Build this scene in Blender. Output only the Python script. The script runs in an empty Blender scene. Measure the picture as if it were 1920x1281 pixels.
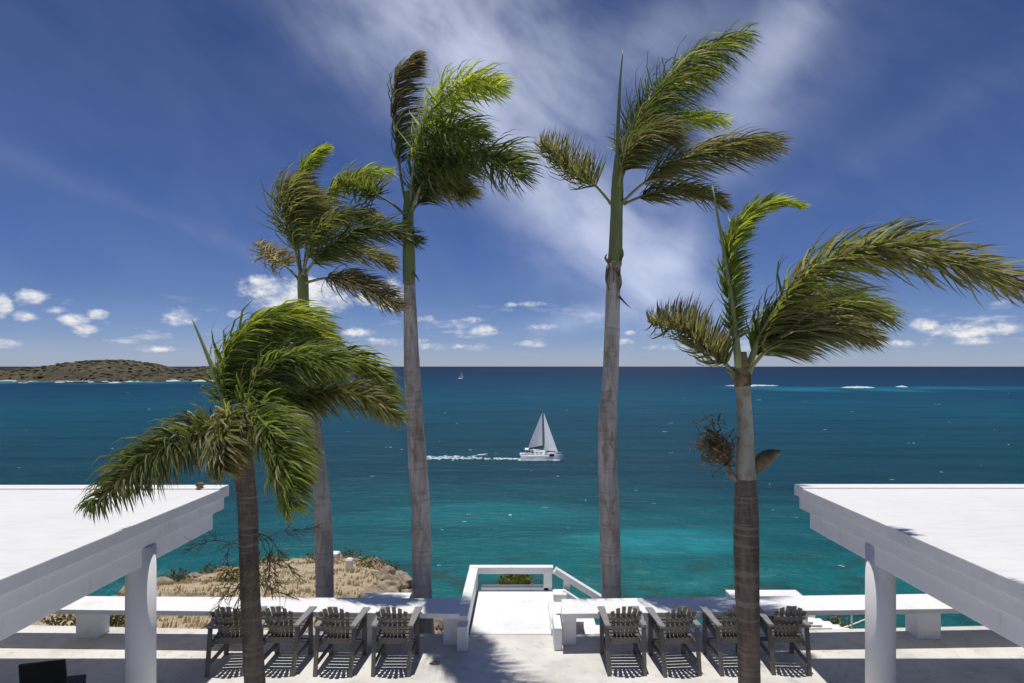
import bpy, bmesh, math, random
from mathutils import Vector, Matrix, noise
R = math.radians
sc = bpy.context.scene
C = sc.collection
F, CX, CY, H = 1150.0, 978.0, 687.0, 5.1      # focal length in photo pixels, vanishing point, eye height
SEA = -25.0

# ------------------------------------------------------------------ camera
cam = bpy.data.objects.new('camera', bpy.data.cameras.new('camera')); C.objects.link(cam)
cam.location = (0, 0, H); cam.rotation_euler = (R(90), 0, 0)
cam.data.sensor_width = 36; cam.data.lens = 36*F/1920
cam.data.shift_x = -(CX-960)/1920; cam.data.shift_y = (CY-640.5)/1920
cam.data.clip_end = 200000; cam.data.clip_start = 0.05
sc.camera = cam
sc.view_settings.view_transform = 'Standard'; sc.view_settings.look = 'None'
sc.view_settings.gamma = 1; sc.view_settings.use_curve_mapping = False
sc.view_settings.exposure = 0.05

def P(x, y, D):                                # photo pixel at depth D -> a point in the place
    return Vector(((x-CX)/F*D, D, H-(y-CY)/F*D))

# ------------------------------------------------------------------ node helper
class N:
    def __init__(s, nt): s.nt = nt
    def node(s, t, **kw):
        n = s.nt.nodes.new(t)
        for k, v in kw.items(): setattr(n, k, v)
        return n
    def put(s, sock, v):
        if hasattr(v, 'is_linked'): s.nt.links.new(v, sock)
        elif v is not None:
            try: sock.default_value = v
            except Exception: sock.default_value = (*v, 1)
    def m(s, op, a, b=None, c=None, clamp=False):
        n = s.node('ShaderNodeMath', operation=op); n.use_clamp = clamp
        for i, v in enumerate((a, b, c)):
            if v is not None: s.put(n.inputs[i], v)
        return n.outputs[0]
    def mix(s, f, a, b, blend='MIX'):
        n = s.node('ShaderNodeMix', data_type='RGBA', blend_type=blend)
        s.put(n.inputs[0], f); s.put(n.inputs[6], a); s.put(n.inputs[7], b)
        return n.outputs[2]
    def smooth(s, v, a, b, lo=0.0, hi=1.0):
        n = s.node('ShaderNodeMapRange', interpolation_type='SMOOTHSTEP')
        for i, q in enumerate((v, a, b, lo, hi)): s.put(n.inputs[i], q)
        return n.outputs[0]
    def noise(s, vec, scale, detail=4, rough=0.55, dist=0.0, dim='3D'):
        n = s.node('ShaderNodeTexNoise', noise_dimensions=dim)
        s.put(n.inputs['Vector'], vec); n.inputs['Scale'].default_value = scale
        n.inputs['Detail'].default_value = detail; n.inputs['Roughness'].default_value = rough
        n.inputs['Distortion'].default_value = dist
        return n.outputs[0]
    def mapping(s, vec, loc=(0,0,0), rot=(0,0,0), scl=(1,1,1)):
        n = s.node('ShaderNodeMapping'); s.put(n.inputs[0], vec)
        n.inputs[1].default_value = loc; n.inputs[2].default_value = rot; n.inputs[3].default_value = scl
        return n.outputs[0]
    def ramp(s, v, stops):
        n = s.node('ShaderNodeValToRGB'); e = n.color_ramp.elements
        while len(e) < len(stops): e.new(0.5)
        for i, (p, c) in enumerate(stops): e[i].position = p; e[i].color = (*c, 1)
        s.put(n.inputs[0], v); return n.outputs[0]
    def xyz(s, vec):
        n = s.node('ShaderNodeSeparateXYZ'); s.put(n.inputs[0], vec); return n.outputs
    def comb(s, x, y, z=0.0):
        n = s.node('ShaderNodeCombineXYZ')
        for i, v in enumerate((x, y, z)): s.put(n.inputs[i], v)
        return n.outputs[0]

# ------------------------------------------------------------------ sky and sun
SUN = Vector((-0.035, 0.05, 1)).normalized()    # towards the sun: almost overhead, a little out to sea
w = bpy.data.worlds.new('World'); sc.world = w; w.use_nodes = True
nt = w.node_tree; nt.nodes.clear(); n = N(nt)
sky = n.node('ShaderNodeTexSky', sky_type='NISHITA'); sky.sun_disc = False
sky.sun_elevation = math.asin(SUN.z); sky.sun_rotation = math.atan2(SUN.x, SUN.y)
sky.altitude = 30; sky.air_density = 0.9; sky.dust_density = 0.25; sky.ozone_density = 4.0
hs = n.node('ShaderNodeHueSaturation'); hs.inputs['Saturation'].default_value = 1.1
nt.links.new(sky.outputs[0], hs.inputs['Color'])
tc = n.node('ShaderNodeTexCoord').outputs['Generated']
x, y, z = n.xyz(tc)
az = n.m('ARCTAN2', x, y)
el = n.m('ARCTAN2', z, n.m('SQRT', n.m('ADD', n.m('MULTIPLY', x, x), n.m('MULTIPLY', y, y))))
ae = n.comb(az, el, 0.0)
def AE(px, py):
    u, v = (px-CX)/F, (CY-py)/F
    return math.atan(u), math.atan(v/math.sqrt(1+u*u))
# small fair-weather cumulus above the horizon: (x, y, half width, half height, strength)
CUM = [(560,556,82,34,1.15),(510,543,40,26,1.0),(620,565,50,20,1.0),(735,552,42,28,0.9),(678,562,20,13,0.9),
       (60,556,36,14,0.8),(0,570,22,28,0.7),(50,596,30,12,0.5),(140,600,34,12,0.6),(160,618,28,12,0.7),(183,590,22,11,0.8),
       (338,594,42,18,0.75),(445,588,22,8,0.6),(15,645,36,12,0.6),(665,622,34,11,0.55),(905,621,30,11,0.95),
       (1003,570,38,7,0.5),(1012,614,36,9,0.5),(800,597,20,8,0.6),(1733,609,26,13,1.0),(1800,620,90,16,0.5),
       (1880,615,60,14,0.55),(1160,640,40,8,0.35),(1180,625,16,6,0.5),(740,640,60,10,0.5),(830,650,70,8,0.5),(100,580,26,9,0.5),(230,640,40,9,0.45),(290,655,50,8,0.4),(1000,645,50,8,0.45),(1250,650,60,8,0.4),(1700,645,70,9,0.5),(1840,640,60,9,0.5),(880,600,22,7,0.5),(955,572,16,6,0.55)]
cn = n.noise(n.mapping(ae, scl=(1, 1.7, 1)), 20, 6, 0.64)
cn2 = n.noise(n.mapping(ae, loc=(3.1, 1.7, 0), scl=(1, 1.6, 1)), 75, 3, 0.6)
puff = n.m('ADD', n.m('MULTIPLY', n.m('SUBTRACT', cn, 0.5), 4.2), n.m('MULTIPLY', n.m('SUBTRACT', cn2, 0.5), 1.3))
def tex(vec, a0, e0, ang, ra, re):             # squared distance in a rotated, scaled patch of sky
    mp = n.node('ShaderNodeMapping', vector_type='TEXTURE'); n.put(mp.inputs[0], vec)
    mp.inputs[1].default_value = (a0, e0, 0); mp.inputs[2].default_value = (0, 0, ang); mp.inputs[3].default_value = (ra, re, 1)
    d = n.node('ShaderNodeVectorMath', operation='DOT_PRODUCT')
    nt.links.new(mp.outputs[0], d.inputs[0]); nt.links.new(mp.outputs[0], d.inputs[1]); return d.outputs['Value']
cum = None
for (px, py, rx, ry, st) in CUM:
    a0, e0 = AE(px, py); ra = abs(AE(px+rx, py)[0]-a0); re = abs(AE(px, py-ry)[1]-e0)
    v = n.m('MULTIPLY_ADD', tex(ae, a0, e0, 0, ra, re), -1.0, st*1.15-0.2)
    cum = v if cum is None else n.m('MAXIMUM', cum, v)
cum = n.m('MULTIPLY', n.smooth(n.m('ADD', n.m('MAXIMUM', cum, -3.0), puff), -0.55, 1.25), 0.95)
# a loose low band of the same cloud all round the horizon
bn = n.noise(n.mapping(ae, loc=(0.4, 0.2, 0), scl=(1, 3.2, 1)), 11, 6, 0.62)
band = n.m('MULTIPLY', n.smooth(bn, 0.54, 0.72), n.m('MULTIPLY', n.smooth(el, 0.012, 0.04), n.smooth(el, 0.115, 0.06)))
cum = n.m('MAXIMUM', cum, n.m('MULTIPLY', band, 0.6))
# thin high cirrus: soft rotated patches combed by stretched noise
CIR = [(840,40,230,110,25,0.95),(930,200,190,85,60,0.62),(1070,395,150,58,40,0.62),(1185,480,130,62,35,0.95),(1240,520,105,46,-60,0.75),
       (1130,590,120,20,-12,0.5),(1440,110,190,48,-48,0.60),(1200,90,260,60,-20,0.22),(1300,330,240,60,-30,0.22),
       (700,130,180,50,30,0.22),(330,420,330,16,18,0.06),(1090,300,120,60,55,0.3),(1680,260,260,30,-25,0.06)]
ws = n.mapping(ae, rot=(0, 0, R(35)), scl=(1, 1, 1))
st = n.noise(n.mapping(ws, scl=(1.0, 2.2, 1)), 6.0, 5, 0.52, 0.3)
st2 = n.noise(ae, 4.5, 5, 0.52, 0.4)
fib = n.m('ADD', n.m('MULTIPLY', st, 0.6), n.m('MULTIPLY', st2, 0.55))
cir = None
for (px, py, rx, ry, ang, wt) in CIR:
    a0, e0 = AE(px, py)
    v = n.m('MULTIPLY', n.m('EXPONENT', n.m('MULTIPLY', tex(ae, a0, e0, R(-ang), rx/F*0.93, ry/F*0.93), -0.85)), wt)
    cir = v if cir is None else n.m('ADD', cir, v)
cir = n.m('MULTIPLY_ADD', cir, 1.3, 0.04)
cir = n.m('MULTIPLY', cir, n.smooth(fib, 0.30, 0.80))
cir = n.m('DIVIDE', cir, n.m('MULTIPLY_ADD', cir, 0.75, 1.0))
bg1 = n.node('ShaderNodeBackground'); nt.links.new(n.mix(1.0, hs.outputs[0], n.ramp(el, [(0.0, (1.0, 1.12, 1.76)), (0.045, (0.74, 0.84, 1.34)), (0.10, (0.62, 0.70, 1.10)), (0.30, (0.62, 0.66, 0.98)), (0.55, (0.52, 0.58, 0.82))]), 'MULTIPLY'), bg1.inputs[0]); bg1.inputs[1].default_value = 0.062
bg2 = n.node('ShaderNodeBackground'); bg2.inputs[0].default_value = (0.80, 0.87, 1.08, 1); bg2.inputs[1].default_value = 0.90
bg3 = n.node('ShaderNodeBackground'); bg3.inputs[1].default_value = 0.9
n.put(bg3.inputs[0], n.mix(n.smooth(puff, -0.6, 0.7), (0.62, 0.68, 0.80, 1), (1.0, 0.98, 0.97, 1)))
mx = n.node('ShaderNodeMixShader'); n.put(mx.inputs[0], cir); nt.links.new(bg1.outputs[0], mx.inputs[1]); nt.links.new(bg2.outputs[0], mx.inputs[2])
mx2 = n.node('ShaderNodeMixShader'); n.put(mx2.inputs[0], n.m('MINIMUM', cum, 0.95)); nt.links.new(mx.outputs[0], mx2.inputs[1]); nt.links.new(bg3.outputs[0], mx2.inputs[2])
out = n.node('ShaderNodeOutputWorld'); nt.links.new(mx2.outputs[0], out.inputs[0])
sc.cycles.max_bounces = 7; sc.cycles.diffuse_bounces = 3; sc.cycles.glossy_bounces = 2
w.cycles.sampling_method = 'MANUAL'; w.cycles.sample_map_resolution = 512
sl = bpy.data.lights.new('sun', 'SUN'); sl.energy = 3.6; sl.angle = R(0.53); sl.color = (1.0, 0.965, 0.9)
so = bpy.data.objects.new('sun', sl); C.objects.link(so); so.rotation_euler = SUN.to_track_quat('Z', 'Y').to_euler()
so.location = (0, 0, 40)

# ------------------------------------------------------------------ materials
MAT = {}
def mat(name, build):
    m = bpy.data.materials.new(name); m.use_nodes = True; m.node_tree.nodes.clear()
    nn = N(m.node_tree); o = nn.node('ShaderNodeOutputMaterial')
    sh = build(nn); m.node_tree.links.new(sh, o.inputs[0]); MAT[name] = m; return m
def bsdf(nn, col, rough=0.6, bump=None, bstr=0.3, bdist=0.01, spec=0.4, **kw):
    b = nn.node('ShaderNodeBsdfPrincipled'); nn.put(b.inputs['Base Color'], col); nn.put(b.inputs['Roughness'], rough)
    b.inputs['Specular IOR Level'].default_value = spec
    for k, v in kw.items(): nn.put(b.inputs[k], v)
    if bump is not None:
        u = nn.node('ShaderNodeBump'); u.inputs['Strength'].default_value = bstr; u.inputs['Distance'].default_value = bdist
        nn.put(u.inputs['Height'], bump); nn.nt.links.new(u.outputs[0], b.inputs['Normal'])
    return b.outputs[0]
def OBJ(nn): return nn.node('ShaderNodeTexCoord').outputs['Object']
def POS(nn): return nn.node('ShaderNodeNewGeometry').outputs['Position']

def m_white(nn):
    p = POS(nn); a = nn.noise(p, 1.3, 5, 0.6); b = nn.noise(nn.mapping(p, scl=(1, 1, 0.25)), 9, 4, 0.6); c = nn.noise(p, 70, 2)
    f = nn.m('ADD', nn.m('MULTIPLY', a, 0.6), nn.m('MULTIPLY', b, 0.4))
    col = nn.mix(nn.smooth(f, 0.50, 0.74), (0.83, 0.825, 0.81, 1), (0.70, 0.685, 0.655, 1))
    d = nn.noise(nn.mapping(p, scl=(7, 7, 0.9), loc=(2, 8, 1)), 1.0, 6, 0.7)
    col = nn.mix(nn.m('MULTIPLY', nn.smooth(d, 0.58, 0.74), 0.22), col, (0.48, 0.45, 0.40, 1))
    return bsdf(nn, col, 0.55, nn.m('ADD', c, nn.m('MULTIPLY', b, 2)), 0.25, 0.004)
mat('white_paint', m_white)
def m_roofw(nn):
    p = POS(nn); a = nn.noise(p, 0.5, 5, 0.6); b = nn.noise(nn.mapping(p, scl=(0.4, 1.6, 1)), 5, 5, 0.65); c = nn.noise(p, 40, 3)
    f = nn.m('ADD', nn.m('MULTIPLY', a, 0.55), nn.m('MULTIPLY', b, 0.45))
    col = nn.mix(nn.smooth(f, 0.42, 0.70), (0.78, 0.775, 0.765, 1), (0.69, 0.685, 0.675, 1))
    return bsdf(nn, col, 0.6, nn.m('ADD', c, nn.m('MULTIPLY', b, 2)), 0.3, 0.006)
mat('roof_paint', m_roofw)
def m_floor(nn):
    p = POS(nn); a = nn.noise(p, 0.8, 6, 0.62); b = nn.noise(p, 4.5, 6, 0.65, 0.4); c = nn.noise(p, 60, 3)
    d = nn.noise(nn.mapping(p, loc=(7, 3, 0)), 11, 3, 0.5)
    col = nn.mix(nn.smooth(a, 0.38, 0.66), (0.72, 0.695, 0.65, 1), (0.58, 0.55, 0.505, 1))
    col = nn.mix(nn.m('MULTIPLY', nn.smooth(b, 0.52, 0.70), 0.5), col, (0.40, 0.365, 0.315, 1))
    col = nn.mix(nn.m('MULTIPLY', nn.smooth(d, 0.66, 0.76), 0.6), col, (0.24, 0.21, 0.18, 1))
    return bsdf(nn, col, 0.75, nn.m('ADD', c, nn.m('MULTIPLY', b, 2)), 0.35, 0.005)
mat('terrace_stone', m_floor)
def m_wood(nn):
    p = OBJ(nn); oi = nn.node('ShaderNodeObjectInfo').outputs['Random']
    g = nn.noise(nn.mapping(p, scl=(30, 30, 3)), 3, 5, 0.65); a = nn.noise(p, 5, 4)
    col = nn.mix(nn.smooth(g, 0.3, 0.7), (0.058, 0.053, 0.045, 1), (0.140, 0.129, 0.110, 1))
    col = nn.mix(nn.m('MULTIPLY', nn.smooth(a, 0.5, 0.75), 0.5), col, (0.08, 0.07, 0.058, 1))
    col = nn.mix(nn.m('MULTIPLY', oi, 0.3), col, (0.21, 0.195, 0.165, 1))
    return bsdf(nn, col, 0.5, g, 0.5, 0.004, spec=0.6)
mat('weathered_wood', m_wood)
def m_glare_wood(nn):  # armrest wood: overhead sun glare painted in as a paler base colour
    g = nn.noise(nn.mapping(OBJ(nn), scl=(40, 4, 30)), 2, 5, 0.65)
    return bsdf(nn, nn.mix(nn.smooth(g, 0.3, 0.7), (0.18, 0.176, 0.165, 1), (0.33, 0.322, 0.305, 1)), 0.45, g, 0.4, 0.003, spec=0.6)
mat('glare_toned_wood', m_glare_wood)
mat('dark_wicker', lambda nn: bsdf(nn, (0.012, 0.011, 0.010, 1), 0.55, nn.noise(OBJ(nn), 60, 2), 0.5, 0.004))
def m_trunk(nn):
    p = OBJ(nn)
    rg = nn.smooth(nn.noise(nn.mapping(p, scl=(0.9, 0.9, 11)), 1.0, 3, 0.6, 0.3), 0.54, 0.66)
    fine = nn.noise(nn.mapping(p, scl=(10, 10, 45)), 1.0, 4, 0.65)
    ver = nn.noise(nn.mapping(p, scl=(5, 5, 0.9)), 1.0, 5, 0.65, 0.3)
    col = nn.mix(nn.smooth(ver, 0.34, 0.66), (0.60, 0.545, 0.49, 1), (0.33, 0.285, 0.245, 1))
    col = nn.mix(nn.m('MULTIPLY', nn.smooth(fine, 0.5, 0.72), 0.5), col, (0.66, 0.61, 0.56, 1))
    col = nn.mix(nn.m('MULTIPLY', rg, 0.30), col, (0.22, 0.185, 0.155, 1))
    blo = nn.noise(nn.mapping(p, scl=(3, 3, 1.0), loc=(5, 1, 2)), 1.6, 5, 0.7)
    col = nn.mix(nn.m('MULTIPLY', nn.smooth(blo, 0.52, 0.64), 0.7), col, (0.235, 0.165, 0.12, 1))
    h = nn.m('ADD', nn.m('MULTIPLY', rg, -0.8), nn.m('ADD', nn.m('MULTIPLY', fine, 1.0), ver))
    return bsdf(nn, col, 0.85, h, 0.5, 0.02, spec=0.2)
mat('palm_bark', m_trunk)
def m_trunkd(nn):
    p = OBJ(nn)
    rg = nn.smooth(nn.noise(nn.mapping(p, scl=(0.8, 0.8, 13)), 1.0, 4, 0.6, 0.3), 0.50, 0.62)
    ver = nn.noise(nn.mapping(p, scl=(7, 7, 1.2)), 1.0, 5, 0.65); fine = nn.noise(nn.mapping(p, scl=(12, 12, 50)), 1.0, 4, 0.65)
    col = nn.mix(nn.smooth(ver, 0.34, 0.66), (0.205, 0.16, 0.13, 1), (0.095, 0.074, 0.061, 1))
    col = nn.mix(nn.m('MULTIPLY', rg, 0.38), col, (0.34, 0.28, 0.23, 1))
    col = nn.mix(nn.m('MULTIPLY', nn.smooth(fine, 0.55, 0.75), 0.5), col, (0.34, 0.29, 0.25, 1))
    return bsdf(nn, col, 0.9, nn.m('ADD', nn.m('MULTIPLY', rg, 0.6), nn.m('ADD', fine, ver)), 0.6, 0.02, spec=0.15)
mat('palm_bark_brown', m_trunkd)
def m_shaft(nn):
    p = OBJ(nn); v = nn.noise(nn.mapping(p, scl=(9, 9, 0.9)), 1.0, 5, 0.6); b = nn.noise(p, 4, 4)
    col = nn.mix(nn.smooth(v, 0.35, 0.7), (0.165, 0.205, 0.060, 1), (0.26, 0.27, 0.105, 1))
    col = nn.mix(nn.m('MULTIPLY', nn.smooth(b, 0.55, 0.72), 0.6), col, (0.20, 0.145, 0.085, 1))
    return bsdf(nn, col, 0.45, v, 0.3, 0.01)
mat('palm_shaft', m_shaft)
def m_shaftp(nn):
    p = OBJ(nn); v = nn.noise(nn.mapping(p, scl=(9, 9, 0.9)), 1.0, 5, 0.6); b = nn.noise(p, 5, 4)
    col = nn.mix(nn.smooth(v, 0.35, 0.7), (0.42, 0.395, 0.31, 1), (0.28, 0.26, 0.20, 1))
    col = nn.mix(nn.m('MULTIPLY', nn.smooth(b, 0.48, 0.64), 0.75), col, (0.22, 0.17, 0.12, 1))
    return bsdf(nn, col, 0.7, nn.m('ADD', v, b), 0.5, 0.02)
mat('palm_shaft_pale', m_shaftp)
def m_leaf(nn):
    at = nn.node('ShaderNodeAttribute'); at.attribute_name = 'leafcol'
    col = at.outputs['Color']
    b = nn.node('ShaderNodeBsdfPrincipled'); nn.put(b.inputs['Base Color'], col); b.inputs['Roughness'].default_value = 0.48
    b.inputs['Specular IOR Level'].default_value = 0.35
    t = nn.node('ShaderNodeBsdfTranslucent'); nn.put(t.inputs[0], nn.mix(1.0, col, (1.5, 1.55, 0.75, 1), 'MULTIPLY'))
    m = nn.node('ShaderNodeMixShader'); m.inputs[0].default_value = 0.5
    nn.nt.links.new(b.outputs[0], m.inputs[1]); nn.nt.links.new(t.outputs[0], m.inputs[2])
    return m.outputs[0]
mat('palm_leaf', m_leaf)
def m_stalk(nn):
    p = OBJ(nn); v = nn.noise(nn.mapping(p, scl=(5, 5, 5)), 1.0, 4)
    return bsdf(nn, nn.mix(nn.smooth(v, 0.35, 0.7), (0.16, 0.19, 0.06, 1), (0.30, 0.25, 0.12, 1)), 0.5)
mat('palm_stalk', m_stalk)
mat('palm_spear', lambda nn: bsdf(nn, nn.mix(nn.noise(OBJ(nn), 3), (0.22, 0.26, 0.09, 1), (0.30, 0.32, 0.14, 1)), 0.45))
mat('dry_fibre', lambda nn: bsdf(nn, nn.mix(nn.smooth(nn.noise(OBJ(nn), 7), 0.35, 0.65), (0.10, 0.065, 0.038, 1), (0.30, 0.22, 0.13, 1)), 0.9, spec=0.1))
mat('spathe', lambda nn: bsdf(nn, nn.mix(nn.smooth(nn.noise(OBJ(nn), 6), 0.35, 0.65), (0.17, 0.14, 0.05, 1), (0.10, 0.075, 0.035, 1)), 0.6))
mat('green_twig', lambda nn: bsdf(nn, nn.mix(nn.smooth(nn.noise(OBJ(nn), 6), 0.4, 0.6), (0.12, 0.13, 0.05, 1), (0.20, 0.17, 0.09, 1)), 0.8, spec=0.1))
mat('twig', lambda nn: bsdf(nn, nn.mix(nn.smooth(nn.noise(OBJ(nn), 9), 0.4, 0.65), (0.09, 0.07, 0.05, 1), (0.17, 0.13, 0.09, 1)), 0.9, spec=0.1))
def m_land(nn):
    p = POS(nn); z = nn.xyz(p)[2]; nz = nn.xyz(nn.node('ShaderNodeNewGeometry').outputs['Normal'])[2]
    a = nn.noise(p, 0.25, 6, 0.65); b = nn.noise(p, 1.7, 6, 0.65); c = nn.noise(p, 7, 4, 0.6)
    grass = nn.mix(nn.smooth(b, 0.36, 0.66), (0.60, 0.49, 0.33, 1), (0.46, 0.36, 0.235, 1))
    grass = nn.mix(nn.m('MULTIPLY', nn.smooth(a, 0.52, 0.66), 0.75), grass, (0.13, 0.12, 0.045, 1))
    rock = nn.mix(nn.smooth(c, 0.36, 0.66), (0.27, 0.225, 0.175, 1), (0.10, 0.082, 0.066, 1))
    f = nn.m('ADD', nz, nn.m('MULTIPLY', nn.m('SUBTRACT', b, 0.5), 0.5))
    col = nn.mix(nn.smooth(f, 0.90, 0.74), grass, rock)
    return bsdf(nn, col, 0.95, nn.m('ADD', b, c), 0.8, 0.25, spec=0.1)
mat('dry_hillside', m_land)
def m_rock(nn):
    p = POS(nn); c = nn.noise(p, 2.5, 6, 0.65); d = nn.noise(p, 0.6, 4)
    col = nn.mix(nn.smooth(c, 0.36, 0.66), (0.40, 0.325, 0.24, 1), (0.17, 0.135, 0.10, 1))
    col = nn.mix(nn.m('MULTIPLY', nn.smooth(d, 0.5, 0.66), 0.5), col, (0.36, 0.28, 0.17, 1))
    return bsdf(nn, col, 0.95, c, 0.8, 0.12, spec=0.1)
mat('shore_rock', m_rock)
def m_isl(nn):
    p = POS(nn); z = nn.xyz(p)[2]
    a = nn.noise(nn.mapping(p, scl=(1, 0.6, 2)), 0.045, 6, 0.7); b = nn.noise(nn.mapping(p, scl=(1, 0.6, 2)), 0.012, 4, 0.6)
    col = nn.mix(nn.smooth(a, 0.40, 0.62), (0.125, 0.102, 0.068, 1), (0.058, 0.062, 0.036, 1))
    col = nn.mix(nn.m('MULTIPLY', nn.smooth(b, 0.42, 0.62), 0.6), col, (0.082, 0.062, 0.046, 1))
    sand = nn.smooth(nn.m('ADD', z, nn.m('MULTIPLY', nn.m('SUBTRACT', nn.noise(p, 0.015, 3), 0.5), 16)), SEA+0.9, SEA+0.2)
    col = nn.mix(sand, col, (0.55, 0.50, 0.41, 1))
    return bsdf(nn, col, 0.95, a, 0.6, 3.0, spec=0.1)
mat('island_scrub', m_isl)
mat('hull_white', lambda nn: bsdf(nn, (0.90, 0.895, 0.88, 1), 0.35))
def m_sail(nn):
    col = nn.mix(nn.noise(OBJ(nn), 0.8), (0.97, 0.97, 0.96, 1), (0.93, 0.93, 0.93, 1))
    d = nn.node('ShaderNodeBsdfDiffuse'); nn.put(d.inputs[0], col); t = nn.node('ShaderNodeBsdfTranslucent'); nn.put(t.inputs[0], col)
    m = nn.node('ShaderNodeMixShader'); m.inputs[0].default_value = 0.12; nn.nt.links.new(d.outputs[0], m.inputs[1]); nn.nt.links.new(t.outputs[0], m.inputs[2]); return m.outputs[0]
mat('sail_cloth', m_sail)
mat('dark_trim', lambda nn: bsdf(nn, (0.03, 0.032, 0.04, 1), 0.4))
mat('boat_glass', lambda nn: bsdf(nn, (0.02, 0.025, 0.03, 1), 0.1))
mat('mast_metal', lambda nn: bsdf(nn, (0.42, 0.43, 0.45, 1), 0.35, Metallic=0.6))
mat('blue_canvas', lambda nn: bsdf(nn, (0.03, 0.06, 0.16, 1), 0.7))
def m_foam(nn):
    p = POS(nn); a = nn.noise(p, 0.7, 5, 0.7)
    return bsdf(nn, nn.mix(nn.smooth(a, 0.35, 0.65), (0.72, 0.77, 0.79, 1), (0.30, 0.46, 0.52, 1)), 0.9, spec=0.1)
mat('sea_foam', m_foam)
mat('grass_blade', lambda nn: bsdf(nn, nn.mix(nn.smooth(nn.noise(POS(nn), 0.9, 4), 0.35, 0.65), (0.70, 0.58, 0.38, 1), (0.48, 0.40, 0.23, 1)), 0.9, spec=0.1))

def m_sea(nn):
    p = POS(nn); x, y, z = nn.xyz(p)
    # long slow noise bends the depth contours
    wv = nn.noise(nn.mapping(p, scl=(1, 0.9, 0)), 0.012, 5, 0.6)
    wv2 = nn.noise(nn.mapping(p, scl=(0.35, 1.2, 0)), 0.03, 5, 0.62)
    far = nn.m('LOGARITHM', nn.m('MAXIMUM', nn.m('ADD', y, nn.m('MULTIPLY', nn.m('ABSOLUTE', nn.m('SUBTRACT', x, 8)), 0.42)), 40), 10.0)
    far = nn.m('ADD', far, nn.m('MULTIPLY', nn.m('SUBTRACT', wv, 0.5), 0.30))
    far = nn.m('ADD', far, nn.m('MULTIPLY', nn.m('SUBTRACT', wv2, 0.5), 0.22))
    t = nn.m('MULTIPLY', nn.m('SUBTRACT', far, 1.8), 1/2.2)          # 63 m .. 10 km
    col = nn.ramp(t, [(0.0, (0.005, 0.120, 0.100)), (0.085, (0.003, 0.135, 0.142)), (0.15, (0.003, 0.098, 0.118)),
                      (0.20, (0.004, 0.050, 0.074)), (0.32, (0.005, 0.060, 0.096)), (0.44, (0.006, 0.076, 0.126)),
                      (0.56, (0.007, 0.052, 0.108)), (0.70, (0.009, 0.036, 0.084)), (1.0, (0.011, 0.027, 0.070))])
    def patch(cx, cy, rx, ry):
        da = nn.m('MULTIPLY', nn.m('SUBTRACT', x, cx), 1/rx); db = nn.m('MULTIPLY', nn.m('SUBTRACT', y, cy), 1/ry)
        q = nn.m('ADD', nn.m('MULTIPLY', da, da), nn.m('MULTIPLY', db, db))
        return nn.m('ADD', nn.m('SUBTRACT', 1.0, q), nn.m('MULTIPLY', nn.m('SUBTRACT', wv2, 0.5), 3.0))
    sand = nn.m('MULTIPLY', nn.smooth(patch(26, 106, 18, 9), -0.3, 1.0), 0.9)
    col = nn.mix(sand, col, (0.010, 0.245, 0.270, 1))
    s2 = nn.m('MULTIPLY', nn.smooth(patch(-6, 124, 26, 14), -0.3, 1.3), 0.55)
    col = nn.mix(s2, col, (0.008, 0.200, 0.220, 1))
    # coral heads and weed close in
    cor = nn.noise(nn.mapping(p, scl=(0.8, 1, 0)), 0.11, 5, 0.65)
    near = nn.smooth(y, 118, 78)
    col = nn.mix(nn.m('MULTIPLY', nn.m('MULTIPLY', nn.smooth(cor, 0.48, 0.60), near), 0.85), col, (0.016, 0.066, 0.056, 1))
    col = nn.mix(nn.m('MULTIPLY', nn.m('MULTIPLY', nn.smooth(cor, 0.46, 0.32), nn.smooth(y, 98, 80)), 0.8), col, (0.090, 0.275, 0.215, 1))
    # barrier reef and its lagoon far right, and the shallow beach water of the island
    rf = nn.m('MULTIPLY', nn.m('MULTIPLY', nn.smooth(y, 690, 760), nn.smooth(y, 930, 880)), nn.m('MULTIPLY', nn.smooth(x, 230, 380), nn.smooth(x, 800, 640)))
    col = nn.mix(nn.m('MULTIPLY', rf, nn.smooth(nn.noise(nn.mapping(p, scl=(1, 0.5, 0)), 0.01, 4), 0.36, 0.6)), col, (0.014, 0.155, 0.225, 1))
    bl = nn.m('MULTIPLY', nn.m('MULTIPLY', nn.smooth(y, 985, 1090), nn.smooth(y, 1400, 1300)), nn.smooth(x, -430, -540))
    col = nn.mix(nn.m('MULTIPLY', bl, nn.m('MULTIPLY', nn.smooth(nn.noise(nn.mapping(p, scl=(1, 0.4, 0)), 0.009, 4), 0.42, 0.62), 0.75)), col, (0.030, 0.215, 0.280, 1))
    # wind streaks
    stk = nn.noise(nn.mapping(p, rot=(0, 0, R(8)), scl=(0.12, 1, 0)), 0.09, 5, 0.65)
    col = nn.mix(nn.m('MULTIPLY', nn.smooth(stk, 0.42, 0.66), 0.6), col, nn.mix(1.0, col, (0.45, 0.55, 0.65, 1), 'MULTIPLY'))
    w1 = nn.noise(nn.mapping(p, rot=(0, 0, R(12)), scl=(0.45, 1, 1)), 0.16, 3, 0.5)
    w2 = nn.noise(nn.mapping(p, rot=(0, 0, R(-10)), scl=(0.5, 1, 1)), 0.55, 5, 0.6)
    w3 = nn.noise(nn.mapping(p, rot=(0, 0, R(-30)), scl=(0.6, 1, 1)), 2.2, 4, 0.6)
    h = nn.m('ADD', nn.m('MULTIPLY', w1, 1.9), nn.m('ADD', nn.m('MULTIPLY', w2, 0.95), nn.m('MULTIPLY', w3, 0.25)))
    u = nn.node('ShaderNodeBump'); u.inputs['Strength'].default_value = 0.9; u.inputs['Distance'].default_value = 1.0; nn.put(u.inputs['Height'], h)
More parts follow.
